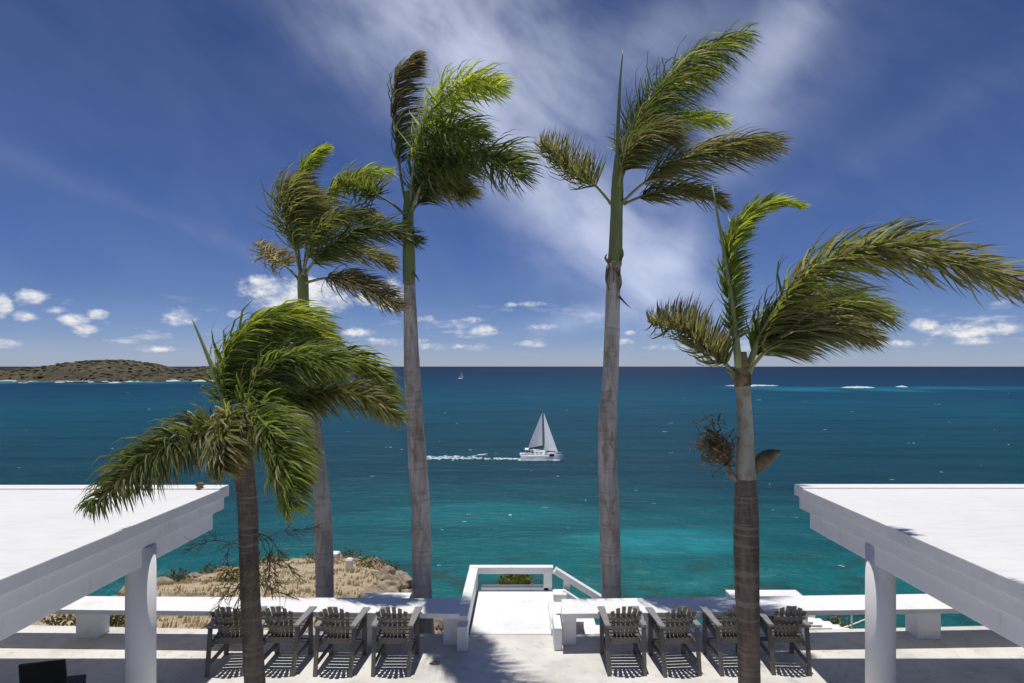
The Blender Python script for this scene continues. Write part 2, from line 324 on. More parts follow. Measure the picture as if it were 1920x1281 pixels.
    df = nn.node('ShaderNodeBsdfDiffuse'); nn.put(df.inputs[0], col); nn.nt.links.new(u.outputs[0], df.inputs['Normal'])
    gl = nn.node('ShaderNodeBsdfGlossy'); gl.inputs['Roughness'].default_value = 0.2; nn.nt.links.new(u.outputs[0], gl.inputs['Normal'])
    fr = nn.node('ShaderNodeFresnel'); fr.inputs[0].default_value = 1.33; nn.nt.links.new(u.outputs[0], fr.inputs['Normal'])
    ms = nn.node('ShaderNodeMixShader'); nn.put(ms.inputs[0], nn.m('MINIMUM', nn.m('MULTIPLY', fr.outputs[0], 0.4), 0.10))   # a wind-roughened sea never mirrors fully
    nn.nt.links.new(df.outputs[0], ms.inputs[1]); nn.nt.links.new(gl.outputs[0], ms.inputs[2])
    return ms.outputs[0]
mat('sea_water', m_sea)

# ------------------------------------------------------------------ mesh helpers
class MB:
    def __init__(s): s.v = []; s.f = []; s.c = None
    def add(s, vs, fs):
        b = len(s.v); s.v.extend([tuple(q) for q in vs]); s.f.extend([tuple(i+b for i in f) for f in fs]); return s
    def hexa(s, bot, top):                    # two quads, each counter-clockwise from above
        return s.add(list(bot)+list(top), [(3,2,1,0),(4,5,6,7),(0,1,5,4),(1,2,6,5),(2,3,7,6),(3,0,4,7)])
    def box(s, x0, x1, y0, y1, z0, z1):
        return s.hexa([(x0,y0,z0),(x1,y0,z0),(x1,y1,z0),(x0,y1,z0)], [(x0,y0,z1),(x1,y0,z1),(x1,y1,z1),(x0,y1,z1)])
    def bar(s, a, b, wdt, thk, up=(0,0,1)):    # a plank from a to b
        a, b, up = Vector(a), Vector(b), Vector(up); t = (b-a).normalized()
        sx = t.cross(up).normalized()*wdt/2; sy = sx.cross(t).normalized()*thk/2
        return s.add([a-sx-sy, a+sx-sy, a+sx+sy, a-sx+sy, b-sx-sy, b+sx-sy, b+sx+sy, b-sx+sy],
                     [(3,2,1,0),(4,5,6,7),(0,1,5,4),(1,2,6,5),(2,3,7,6),(3,0,4,7)])
    def tube(s, pts, rad, k=8, cap=True):
        pts = [Vector(q) for q in pts]; b = len(s.v); ref = Vector((0.31, 0.17, 0.93)); n_ = len(pts)
        for i, q in enumerate(pts):
            t = (pts[min(i+1, n_-1)]-pts[max(i-1, 0)])
            t = t.normalized() if t.length > 1e-9 else Vector((0,0,1))
            if abs(t.dot(ref)) > 0.97: ref = Vector((0.9, 0.3, 0.1))
            u = t.cross(ref).normalized(); v_ = t.cross(u)
            r = rad[i] if isinstance(rad, (list, tuple)) else rad
            for j in range(k):
                a = 2*math.pi*j/k; s.v.append(tuple(q + (u*math.cos(a)+v_*math.sin(a))*r))
        for i in range(n_-1):
            for j in range(k):
                s.f.append((b+i*k+j, b+i*k+(j+1) % k, b+(i+1)*k+(j+1) % k, b+(i+1)*k+j))
        if cap:
            s.f.append(tuple(b+j for j in range(k))[::-1]); s.f.append(tuple(b+(n_-1)*k+j for j in range(k)))
        return s
    def build(s, name, material, parent=None, bevel=0.0, smooth=False, loc=(0,0,0), fix=True, rot=None):
        me = bpy.data.meshes.new(name); me.from_pydata(s.v, [], s.f); me.update()
        if fix or bevel:
            bm = bmesh.new(); bm.from_mesh(me)
            if fix: bmesh.ops.recalc_face_normals(bm, faces=bm.faces)
            if bevel: bmesh.ops.bevel(bm, geom=list(bm.edges), offset=bevel, segments=2, affect='EDGES', profile=0.6, clamp_overlap=True)
            bm.to_mesh(me); bm.free()
        if s.c is not None and not bevel:
            at = me.color_attributes.new('leafcol', 'FLOAT_COLOR', 'POINT')
            at.data.foreach_set('color', [q for c in s.c for q in (*c, 1.0)])
        if smooth: me.polygons.foreach_set('use_smooth', [True]*len(me.polygons))
        me.materials.append(MAT[material])
        o = bpy.data.objects.new(name, me); C.objects.link(o); o.parent = parent; o.location = loc
        if rot: o.rotation_euler = rot
        return o
def tag(o, label=None, cat=None, group=None, kind=None):
    for k, v in (('label', label), ('category', cat), ('group', group), ('kind', kind)):
        if v: o[k] = v
    return o
def empty(name, loc=(0,0,0), rz=0.0):
    o = bpy.data.objects.new(name, None); C.objects.link(o); o.location = loc; o.rotation_euler = (0, 0, rz); o.empty_display_size = 0.2
    return o
def copy_tree(o, parent=None):
    c = o.copy(); C.objects.link(c); c.parent = parent
    for ch in list(o.children): copy_tree(ch, c)
    return c
def catmull(pts, m):
    pts = [Vector(q) for q in pts]; ex = [pts[0]*2-pts[1]]+pts+[pts[-1]*2-pts[-2]]; o = []
    ns = len(pts)-1
    for i in range(m):
        t = i/(m-1)*ns; k = min(int(t), ns-1); t -= k
        a, b, c, d = ex[k:k+4]
        o.append(0.5*((2*b)+(c-a)*t+(2*a-5*b+4*c-d)*t*t+(3*b-a-3*c+d)*t**3))
    return o
def sstep(a, b, v):
    t = max(0.0, min(1.0, (v-a)/(b-a))); return t*t*(3-2*t)

# ------------------------------------------------------------------ sea
m = MB(); ys = [-200, 20, 60, 80, 100, 130, 170, 230, 320, 450, 650, 900, 1300, 2000, 3200, 5500, 10000, 20000, 40000, 80000]
xs = [-80000, -30000, -10000, -4000, -1500, -600, -250, -100, -40, 0, 40, 100, 250, 600, 1500, 4000, 10000, 30000, 80000]
for q in ys:
    for p_ in xs: m.v.append((p_, q, SEA))
for i in range(len(ys)-1):
    for j in range(len(xs)-1):
        a = i*len(xs)+j; m.f.append((a, a+1, a+1+len(xs), a+len(xs)))
tag(m.build('sea', 'sea_water'), 'turquoise sea deepening to dark blue at the horizon', None, kind='structure')

# ------------------------------------------------------------------ headland below the terrace
POLY = [(-17.5, 9), (-17.9, 26), (-20.8, 36), (-23.6, 50), (-24.5, 62), (-20, 69), (-14.5, 60), (-10.3, 47), (-7.4, 33), (-4.3, 19), (-2.0, 12), (-2.0, 9)]
def poly_dist(x, y):
    ins = False; best = 1e9
    for i in range(len(POLY)):
        (x1, y1), (x2, y2) = POLY[i], POLY[i-1]
        if (y1 > y) != (y2 > y) and x < (x2-x1)*(y-y1)/(y2-y1)+x1: ins = not ins
        dx, dy = x2-x1, y2-y1; t = max(0, min(1, ((x-x1)*dx+(y-y1)*dy)/(dx*dx+dy*dy)))
        best = min(best, math.hypot(x-x1-t*dx, y-y1-t*dy))
    return -best if ins else best
def land_z(x, y):
    base = -0.95-0.272*(y-13)
    nz = noise.fractal(Vector((x*0.11, y*0.11, 3.3)), 1.0, 2.0, 5)
    d = poly_dist(x, y)+noise.fractal(Vector((x*0.16, y*0.16, 9.1)), 1.0, 2.1, 4)*1.6
    z = base + 0.35*nz - (0.0 if d < 0 else 0.9*d+0.03*d*d) - 0.5*sstep(-2.5, 0.0, d)
    main = -1.5-(y-12)*0.62-max(0.0, abs(x)-10)*0.05+0.5*nz                     # the slope in front of the whole terrace
    z = max(z, main)
    z += 0.55*sstep(0.0, 3.0, d)*noise.fractal(Vector((x*0.6, y*0.6, 1.0)), 0.9, 2.0, 4)
    if y < 13.2: z = min(z, -0.9)
    return max(z, SEA-2.0)
m = MB(); NXg, NYg = 150, 130
gx = [-48+ (48+34)*i/NXg for i in range(NXg+1)]; gy = [9+ (88-9)*(j/NYg)**1.15 for j in range(NYg+1)]
for q in gy:
    for p_ in gx: m.v.append((p_, q, land_z(p_, q)))
for j in range(NYg):
    for i in range(NXg):
        a = j*(NXg+1)+i; m.f.append((a, a+1, a+2+NXg, a+1+NXg))
tag(m.build('headland', 'dry_hillside', smooth=True, fix=False), 'dry straw coloured headland dropping to the sea', None, kind='structure')
# straw grass on it
rnd = random.Random(4)
m = MB()
for k in range(3800):
    u = rnd.uniform(40, 830); Y = 13.3+(66-13.3)*rnd.random()**1.3; X = (u-CX)/F*Y
    if poly_dist(X, Y) > -0.3: continue
    if noise.noise(Vector((X*0.35, Y*0.35, 0))) < -0.15 and rnd.random() < 0.7: continue
    z0 = land_z(X, Y)-0.03; hgt = rnd.uniform(0.08, 0.22)*(1.0+0.4*(Y/60))
    for b in range(4):
        a = rnd.uniform(0, 6.28); wd = rnd.uniform(0.012, 0.03)*(1+Y/30); l = rnd.uniform(0.1, 0.7)
        bx, by = X+rnd.gauss(0, .09), Y+rnd.gauss(0, .09)
        dx, dy = math.cos(a)*wd, math.sin(a)*wd
        m.add([(bx-dx, by-dy, z0), (bx+dx, by+dy, z0), (bx+hgt*l*0.8, by+rnd.uniform(-.1,.1)*hgt, z0+hgt)], [(0, 1, 2)])
tag(m.build('straw_grass', 'grass_blade', fix=False), 'straw coloured dry grass covering the headland', None, kind='stuff')
def rockmesh(seed, n_=2):
    bm = bmesh.new(); bmesh.ops.create_icosphere(bm, subdivisions=n_, radius=1.0)
    for v in bm.verts: v.co *= 1+0.38*noise.noise(v.co*1.3+Vector((seed*3.1, seed, 0)))+0.14*noise.noise(v.co*3.7+Vector((seed, 0, seed)))
    vs = [v.co.copy() for v in bm.verts]; fs = [[v.index for v in f.verts] for f in bm.faces]; bm.free(); return vs, fs
RK = [rockmesh(i) for i in range(6)]
m = MB()
for k in range(900):
    i = rnd.randrange(len(POLY)); (x1, y1), (x2, y2) = POLY[i], POLY[i-1]
    t = rnd.random(); X = x1+(x2-x1)*t+rnd.gauss(0, 1.5)+0.6; Y = y1+(y2-y1)*t+rnd.gauss(0, 1.6)
    d = poly_dist(X, Y)
    if Y < 24 or d < -0.7: continue
    z0 = land_z(X, Y)
    if z0 < SEA-0.4: continue
    r = rnd.uniform(0.12, 0.55)*(1+0.5*(rnd.random() < 0.12)); vs, fs = RK[rnd.randrange(6)]
    mt = Matrix.Rotation(rnd.uniform(0, 6.28), 3, 'Z') @ Matrix.Diagonal((r*rnd.uniform(.8, 1.5), r, r*rnd.uniform(.6, 1.0)))
    m.add([mt @ v+Vector((X, Y, z0+0.1*r)) for v in vs], fs)
tag(m.build('shore_rocks', 'shore_rock', fix=False), 'brown broken rocks along the headland edge', None, kind='stuff')

# ------------------------------------------------------------------ far island
ISL = [(-900,690),(-500,684),(-200,690),(0,693),(60,690),(100,685),(130,679),(175,676),(215,675.5),(250,679),(270,685),(290,692),(310,698),(330,699),(345,695),(365,690),(400,688),(430,690),(455,697),(475,708),(490,714)]
def prof(px):
    for (a, b), (c, d) in zip(ISL, ISL[1:]):
        if a <= px <= c: return b+(d-b)*(px-a)/(c-a)
    return 716
m = MB(); NI, NJ = 420, 26
for j in range(NJ+1):
    for i in range(NI+1):
        px = -900+1390*i/NI; t = j/NJ; D = 1215+ 420*t
        Dr = 1400; top = H-(prof(px)-CY)/F*Dr-SEA; X = (px-CX)/F*Dr
        sh = math.sin(math.pi*min(1, t*1.12))**0.8 if t < 0.9 else 0.3*(1-t)*10*math.sin(math.pi*1.0)
        sh = max(0.0, math.sin(math.pi*min(1.0, t)))**0.75
        nz = noise.fractal(Vector((X*0.012, D*0.012, 0)), 1.0, 2.0, 5)
        zz = top*sh*(1+0.10*nz)+sh*2.2*noise.fractal(Vector((X*0.05, D*0.05, 4)), 0.8, 2.0, 3)
        m.v.append((X, D+25*nz+18*math.sin(X*0.011), SEA-0.4+zz))
for j in range(NJ):
    for i in range(NI):
        a = j*(NI+1)+i; m.f.append((a, a+1, a+2+NI, a+1+NI))
isl = m; tag(m.build('island', 'island_scrub', smooth=True, fix=False), 'low scrub covered island on the horizon', None, kind='structure')
rs = random.Random(12); SC = [rockmesh(30+i, 1) for i in range(5)]; m = MB(); m.c = []
for k in range(1300):
    j = int(rs.random()**0.9*NJ*0.62)+1; i = rs.randrange(int(NI*0.55), NI); q = Vector(isl.v[j*(NI+1)+i])
    if q.z < SEA+2.2: continue
    r_ = rs.uniform(1.6, 4.6); vs, fs = SC[rs.randrange(5)]; q += Vector((rs.uniform(-2, 2), rs.uniform(-6, 6), 0.1*r_))
    m.add([Vector((v.x*r_*1.3, v.y*r_*1.3, v.z*r_*0.42))+q for v in vs], fs)
    c_ = rs.choice([(.100, .108, .058), (.125, .114, .072), (.14, .118, .082), (.088, .094, .052)]); g = rs.uniform(.7, 1.3)
    m.c += [tuple(x_*g for x_ in c_)]*len(vs)
tag(m.build('island_scrub', 'palm_leaf', fix=False), 'dark scrub and low trees covering the island', None, kind='stuff')

# ------------------------------------------------------------------ terrace floor
m = MB()
edge = [(-17, 12.45), (-8.0, 12.0), (-1.2, 11.67), (0.9, 11.66), (7.5, 11.97), (17, 12.45)]
vs = [(-17, -4, 0), (17, -4, 0)]+[(a, b, 0) for a, b in edge[::-1]]
k = len(vs); m.add(vs+[(a, b, -0.32) for a, b, _ in vs], [tuple(range(k)), tuple(range(2*k-1, k-1, -1))]+[((i+1) % k, i, i+k, (i+1) % k+k) for i in range(k)])
tag(m.build('terrace', 'terrace_stone'), 'pale stained stone terrace floor', None, kind='structure')
m = MB(); m.add([(a, b-0.02, -0.32) for a, b in edge]+[(a, b-0.25, -4.5) for a, b in edge], [(i, i+1, i+7, i+6) for i in range(5)])
tag(m.build('retaining_wall', 'white_paint', fix=False), 'white retaining wall under the terrace edge', None, kind='structure')

# ------------------------------------------------------------------ benches
def bench(corners, posts, label):
    cx = sum(c[0] for c in corners)/4; cy = sum(c[1] for c in corners)/4
    e = tag(empty('terrace_bench', (cx, cy, 0)), label, 'bench', 'long white benches along the terrace edge')
    cs = [(a-cx, b-cy) for a, b in corners]
    MB().hexa([(a, b, 0.61) for a, b in cs], [(a, b, 0.70) for a, b in cs]).build('bench_slab', 'white_paint', e, bevel=0.008)
    for (x0, x1, y0, y1) in posts:
        MB().box(x0-cx, x1-cx, y0-cy, y1-cy, 0.0, 0.612).build('support', 'white_paint', e, bevel=0.006)
    return e
bench([(-12.5, 11.21), ((862-CX)/F*10.905, 10.905), ((862-CX)/F*11.63, 11.63), (-12.5, 11.82)],
      [(-8.36+0.0, -7.94, 11.50, 11.82), (-2.88, -2.69, 11.16, 11.58), (-1.43, -1.17, 11.2, 11.58), (-5.55, -5.35, 11.2, 11.62), (-12.3, -11.9, 11.5, 11.8)],
      'long white concrete bench left of the central gap, behind four chairs')
bench([((1053-CX)/F*10.905, 10.905), (12.5, 11.29), (12.5, 12.04), ((1053-CX)/F*11.6, 11.6)],
      [(0.74, 1.0, 11.2, 11.56), (2.34, 2.46, 11.2, 11.58), (5.12, 5.24, 11.22, 11.62), (7.4, 7.83, 11.45, 11.83), (11.9, 12.3, 11.55, 11.9)],
      'long white concrete bench right of the central gap, with a palm trunk before it')

# ------------------------------------------------------------------ central lookout platform and its stair
e = tag(empty('lookout_platform', (-0.15, 12.8, 0)), 'white railed lookout platform between the two benches', 'platform')
def part(nm, x0, x1, y0, y1, z0, z1, mt='white_paint', par=e, bv=0.008):
    o = par.location; return MB().box(x0-o.x, x1-o.x, y0-o.y, y1-o.y, z0-o.z, z1-o.z).build(nm, mt, par, bevel=bv)
part('deck', -0.98, 0.70, 11.668, 14.05, -0.25, 0.012)
part('kerb', -0.92, 0.62, 13.90, 14.08, 0.012, 0.085)
part('rail', -1.19, 0.72, 13.88, 14.08, 0.40, 0.545)
part('rail', -1.185, -0.985, 11.20, 13.875, 0.40, 0.541)
part('parapet', -1.15, -1.02, 11.30, 13.86, -0.2, 0.402)
part('post', -1.17, -1.0, 13.90, 14.06, -0.2, 0.402)
part('post', 0.50, 0.69, 13.90, 14.06, -0.2, 0.402)
part('end_wall', -1.16, -0.975, 10.98, 11.28, 0.0, 0.43)
part('end_wall', 0.585, 0.725, 11.0, 11.6, 0.0, 0.40)
part('side_kerb', 0.56, 0.70, 11.62, 13.0, 0.012, 0.13)
t = tag(empty('garden_stair', (0.75, 13.5, -1.5)), 'white stair with sloping handrail descending right from the lookout', 'stairs')
o = t.location
m = MB(); a = P(1040, 1069, 14.0)-o; b = P(1140, 1131, 14.0)-o
m.bar(a, b, 0.20, 0.13).build('handrail', 'white_paint', t, bevel=0.008)
m = MB(); a = P(1052, 1113, 13.75)-o; b = P(1110, 1150, 13.75)-o
m.bar(a, b, 0.14, 0.22).build('stringer', 'white_paint', t, bevel=0.008)
m = MB().box(*[0.70-o.x, 1.0-o.x, 13.55-o.y, 13.92-o.y, -0.9-o.z, 0.055-o.z]).build('newel', 'white_paint', t, bevel=0.008)
for i in range(4):
    MB().box(0.72+0.28*i-o.x, 1.03+0.28*i-o.x, 12.9-o.y, 13.54-o.y, -0.9-o.z, -0.1-0.17*i-o.z).build('step', 'white_paint', t, bevel=0.006)
MB().box(0.95-o.x, 1.1-o.x, 13.93-o.y, 14.05-o.y, -1.5-o.z, 0.22-o.z).build('post', 'white_paint', t, bevel=0.006)
MB().box(1.3-o.x, 4.3-o.x, 12.0-o.y, 12.85-o.y, -0.9-o.z, -0.36-o.z).build('landing', 'white_paint', t, bevel=0.006)
# low white wall and steps behind the right bench
e2 = tag(empty('garden_wall', (5.2, 13.3, -1.5)), 'low white flat topped garden wall behind the right bench', 'wall'); o = e2.location
MB().hexa([(4.55-o.x, 12.75-o.y, 0), (6.0-o.x, 12.75-o.y, 0), (6.0-o.x, 13.5-o.y, 0), (4.55-o.x, 13.5-o.y, 0)],
          [(4.55-o.x, 12.75-o.y, 1.56), (6.12-o.x, 12.75-o.y, 1.56), (6.02-o.x, 13.5-o.y, 1.56), (4.55-o.x, 13.5-o.y, 1.56)]).build('wall_block', 'white_paint', e2, bevel=0.01)
MB().box(4.5-o.x, 6.06-o.x, 12.9-o.y, 13.56-o.y, 1.562, 1.66).build('coping', 'white_paint', e2, bevel=0.01)
e3 = tag(empty('stone_steps', (6.0, 12.6, -2.0)), 'rough white stone steps under the right bench among plants', 'steps'); o = e3.location
for i in range(6):
    px, py = 1478+i*17, 1153+i*5.6; q = P(px, py, 12.75-0.03*i)
    MB().box(q.x-0.12-o.x, q.x+0.36-o.x, q.y-0.35-o.y, q.y+0.14-o.y, q.z-0.75-o.z, q.z-o.z).build('step', 'white_paint', e3, bevel=0.02, rot=(0, 0, R(rnd.uniform(-3, 3))))
e4 = tag(empty('hand_railing', (6.9, 12.7, -1.2)), 'thin white metal railing beneath the right bench', 'railing'); o = e4.location
MB().tube([P(1597, 1150, 12.7)-o, P(1597, 1190, 12.7)-o], 0.018, 8).build('post', 'hull_white', e4)
MB().tube([P(1597, 1172, 12.7)-o, P(1650, 1150, 12.7)-o], 0.014, 8).build('rail', 'hull_white', e4)
MB().tube([P(1570, 1180, 12.7)-o, P(1597, 1172, 12.7)-o], 0.014, 8).build('rail', 'hull_white', e4)

# ------------------------------------------------------------------ pavilions
def pavilion(s, X0, Dr, colx, label):
    e = tag(empty('pavilion', (s*8, 6, 0)), label, 'pavilion', 'white flat roofed pavilions either side of the terrace'); o = e.location
    top = 3.0 if s > 0 else 2.985
    def bx(nm, xa, xb, ya, yb, za, zb, mt='white_paint', bv=0.01):
        a, b = sorted((s*xa, s*xb)); return MB().box(a-o.x, b-o.x, ya-o.y, yb-o.y, za, zb).build(nm, mt, e, bevel=bv)
    bx('roof_slab', X0, 17, 0.6, Dr, top-0.17, top, 'roof_paint', 0.012)
    bx('roof_edge', X0+0.0, 17, Dr-0.34, Dr-0.02, top+0.001, top+0.022, 'white_paint', 0.006)
    bx('fascia', X0+0.05, 16.9, 0.65, Dr-0.09, top-0.385, top-0.171)
    bx('beam', X0+0.09, X0+0.50, 0.7, Dr-0.40, top-0.66, top-0.386)
    bx('beam', X0+0.502, 16.5, Dr-0.85, Dr-0.45, top-0.64, top-0.386)
    for (cx, cy) in ((colx, 8.65), (colx, 2.6)):
        MB().tube([(s*cx-o.x, cy-o.y, 0), (s*cx-o.x, cy-o.y, 1.2), (s*cx-o.x, cy-o.y, top-0.42)], 0.19, 40).build('column', 'white_paint', e, smooth=True)
    return e
pl = pavilion(-1, 5.17, 10.85, 5.37, 'white flat roofed pavilion on the left, edge column beside the chairs')
pr = pavilion(1, 4.82, 10.85, 5.06, 'white flat roofed pavilion on the right, column right of the last chair')
for p_ in (pl, pr):
    for ch in p_.children:
        if ch.name.startswith('column'):
            ch.data.polygons.foreach_set('use_smooth', [len(f.vertices) == 4 for f in ch.data.polygons])

# ------------------------------------------------------------------ chairs
def make_chair():
    e = empty('tall_chair')
    W = 'weathered_wood'
    for s in (-1, 1):
        MB().bar((s*0.29, -0.42, 0), (s*0.31, -0.24, 0.77), 0.036, 0.068, (1, 0, 0)).build('leg', W, e, bevel=0.004)
        MB().bar((s*0.30, 0.37, 0), (s*0.30, 0.37, 0.765), 0.036, 0.075, (1, 0, 0)).build('leg', W, e, bevel=0.004)
        m = MB(); zt = 0.80
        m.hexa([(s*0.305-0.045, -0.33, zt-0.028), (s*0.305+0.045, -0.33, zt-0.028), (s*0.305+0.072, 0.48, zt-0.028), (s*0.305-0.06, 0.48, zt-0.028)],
               [(s*0.305-0.045, -0.33, zt), (s*0.305+0.045, -0.33, zt), (s*0.305+0.072, 0.48, zt), (s*0.305-0.06, 0.48, zt)])  .build('armrest', 'glare_toned_wood', e, bevel=0.006)
        MB().bar((s*0.265, -0.30, 0.475), (s*0.265, 0.43, 0.575), 0.032, 0.10, (0, 0, 1)).build('seat_rail', W, e, bevel=0.004)
        MB().bar((s*0.27, -0.36, 0.20), (s*0.27, 0.40, 0.20), 0.032, 0.065, (0, 0, 1)).build('stretcher', W, e, bevel=0.004)
    MB().bar((-0.28, 0.385, 0.24), (0.28, 0.385, 0.24), 0.11, 0.03, (0, 0, 1)).build('footrest', W, e, bevel=0.004)
    for i in range(6):
        y_ = -0.13+0.107*i; z_ = 0.513+0.0137*i*10.7/10+0.03
        MB().bar((-0.285, y_, z_), (0.285, y_, z_), 0.088, 0.022, (0, 0, 1)).build('seat_slat', W, e, bevel=0.004)
    hs_ = [1.05, 1.115, 1.145, 1.145, 1.115, 1.05]
    for i in range(6):
        u = i-2.5; zt = hs_[i]
        def bk(z): return -0.15-(z-0.52)*0.45
        x0, x1 = u*0.060, u*0.060+u*0.036*(zt-0.5)/0.6
        wb, wt = 0.0235, 0.0335
        a, b = 0.52, zt
        m = MB(); th = 0.011; cv0 = 0.012*abs(u)
        m.hexa([(x0-wb, bk(a)-th+cv0, a), (x0+wb, bk(a)-th+cv0, a), (x0+wb, bk(a)+th+cv0, a), (x0-wb, bk(a)+th+cv0, a)],
               [(x1-wt, bk(b)-th+cv0, b-(0.02 if u < -1 else 0)), (x1+wt, bk(b)-th+cv0, b-(0.02 if u > 1 else 0)), (x1+wt, bk(b)+th+cv0, b-(0.02 if u > 1 else 0)), (x1-wt, bk(b)+th+cv0, b-(0.02 if u < -1 else 0))]).build('back_slat', W, e, bevel=0.004)
    for z_, hw in ((0.80, 0.345), (0.965, 0.235)):
        MB().bar((-hw, -0.15-(z_-0.52)*0.45-0.034, z_-0.03), (hw, -0.15-(z_-0.52)*0.45-0.034, z_-0.03), 0.03, 0.042, (0, 0, 1)).build('back_rail', W, e, bevel=0.004)
    MB().bar((-0.27, -0.215, 0.50), (0.27, -0.215, 0.50), 0.03, 0.10, (0, 0, 1)).build('back_rail', W, e, bevel=0.004)
    return e
proto = make_chair()
CH = [(-4.90, 10.50, 4, 'weathered grey slatted wooden chair farthest left, left of the near palm trunk'),
      (-4.05, 10.52, -1, 'weathered grey slatted wooden chair just right of the left near palm trunk'),
      (-3.09, 10.49, -2, 'weathered grey slatted wooden chair third from left in the left row'),
      (-2.15, 10.50, 0, 'weathered grey slatted wooden chair at right end of the left row, nearest the gap'),
      (1.73, 10.52, 1, 'weathered grey slatted wooden chair at left end of the right row, nearest the gap'),
      (2.61, 10.50, 5, 'weathered grey slatted wooden chair second in the right row'),
      (3.57, 10.53, 3, 'weathered grey slatted wooden chair half hidden behind the right palm trunk'),
      (4.48, 10.54, -3, 'weathered grey slatted wooden chair farthest right, between palm trunk and column')]
for i, (cx, cy, a, lb) in enumerate(CH):
    c = proto if i == 0 else copy_tree(proto)
    c.location = (cx, cy, 0.002); c.rotation_euler = (0, 0, R(a)); tag(c, lb, 'chair', 'tall slatted chairs facing the sea')

# black chair back in the lower left corner
e = tag(empty('dining_chair', ((90-CX)/F*8.75, 8.9, 0), R(13)), 'black high backed chair in the shade, lower left corner', 'chair')
m = MB(); m.hexa([(-.30, -.30, .42), (.28, -.30, .42), (.28, -.25, .42), (-.30, -.25, .42)], [(-.27, -.42, 0.99), (.29, -.42, 1.0), (.29, -.37, 1.0), (-.27, -.37, .99)]).build('backrest', 'dark_wicker', e, bevel=0.015)
MB().box(-.29, .28, -.25, .28, .40, .47).build('seat', 'dark_wicker', e, bevel=0.015)
for sx in (-.26, .25):
    for sy in (-.26, .25): MB().bar((sx, sy, 0), (sx, sy, .41), .045, .045, (1, 0, 0)).build('leg', 'dark_wicker', e)

# ------------------------------------------------------------------ palms
WIND = Vector((1.0, 0.06, -0.06)).normalized()
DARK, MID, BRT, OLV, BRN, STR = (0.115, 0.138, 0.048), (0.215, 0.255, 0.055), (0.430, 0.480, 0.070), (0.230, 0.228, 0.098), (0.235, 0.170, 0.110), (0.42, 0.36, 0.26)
def lerp(a, b, t): return tuple(p_+(q-p_)*t for p_, q in zip(a, b))
def frond(pal, base, D, pts, L=58, n_=125, wind=0.6, droop=0.12, c0=MID, c1=MID, dry=0.05, spread=1.0, start=0.12, up=None, seed=0, stalk=0.030, plum=0.6, width=0.029):
    """one feather leaf: pts are (photo x, photo y, metres nearer/farther than the trunk)"""
    n_ = int(n_*1.85); L *= 1.14; r = random.Random(seed*77+len(pts)*13+int(pts[-1][0]))
    W3 = [P(p_[0], p_[1], D+(p_[2] if len(p_) > 2 else 0)) - base for p_ in pts]
    line = catmull(W3, 46); rad = [max(0.005, stalk*(1-i/46)**0.8) for i in range(46)]
    rad[0] *= 1.5; rad[1] *= 1.25
    fo = MB().tube(line, rad, 6).build('frond', 'palm_stalk', pal, smooth=True)
    m = MB(); m.c = []; Lm = L/F*D
    for i in range(n_*2):
        side = 1 if i % 2 else -1
        t = start+(0.985-start)*((i+r.random())/(n_*2)); f = t*45; k = min(int(f), 44)
        p0 = line[k].lerp(line[k+1], f-k); T = (line[k+1]-line[k]).normalized()
        upv = Vector(up) if up else Vector((0, -0.45, 0.9))
        S = T.cross(upv)
        S = S.normalized() if S.length > 0.05 else Vector((1, 0, 0))
        Nn = S.cross(T).normalized()
        ang = r.gauss(0, plum*1.15)
        d0 = (T*r.uniform(0.4, 0.9)+S*side*math.cos(ang)*spread+Nn*math.sin(ang)*0.8*spread).normalized()
        d0 = (d0+WIND*wind*r.uniform(0.25, 0.85)).normalized()
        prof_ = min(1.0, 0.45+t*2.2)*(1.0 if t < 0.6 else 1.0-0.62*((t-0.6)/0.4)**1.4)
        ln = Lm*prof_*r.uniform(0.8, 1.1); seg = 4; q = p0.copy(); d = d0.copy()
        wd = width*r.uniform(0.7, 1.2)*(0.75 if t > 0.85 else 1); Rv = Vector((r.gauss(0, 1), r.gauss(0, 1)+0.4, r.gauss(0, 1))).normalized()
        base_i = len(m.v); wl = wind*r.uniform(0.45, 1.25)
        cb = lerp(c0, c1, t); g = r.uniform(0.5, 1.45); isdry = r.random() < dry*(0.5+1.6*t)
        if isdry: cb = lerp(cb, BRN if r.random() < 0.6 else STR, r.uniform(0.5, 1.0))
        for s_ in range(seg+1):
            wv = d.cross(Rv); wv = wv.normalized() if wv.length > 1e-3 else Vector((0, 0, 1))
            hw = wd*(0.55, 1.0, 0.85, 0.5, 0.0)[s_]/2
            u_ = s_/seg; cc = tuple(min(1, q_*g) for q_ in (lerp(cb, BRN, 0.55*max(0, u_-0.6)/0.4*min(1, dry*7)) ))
            if s_ < seg: m.v += [tuple(q-wv*hw), tuple(q+wv*hw)]; m.c += [cc, cc]
            else: m.v.append(tuple(q)); m.c.append(cc)
            b_ = wl*(u_+0.12)
            d = (d*(1-min(0.85, b_))+WIND*b_+Vector((r.gauss(0, .055), r.gauss(0, .05), -droop*u_*1.1+r.gauss(0, .055)))).normalized()
            q = q+d*(ln/seg)
        for s_ in range(seg-1):
            a = base_i+2*s_; m.f.append((a, a+1, a+3, a+2))
        a = base_i+2*(seg-1); m.f.append((a, a+1, a+2))
    tag(m.build('leaflets', 'palm_leaf', fo, fix=False), kind='stuff')
    return fo
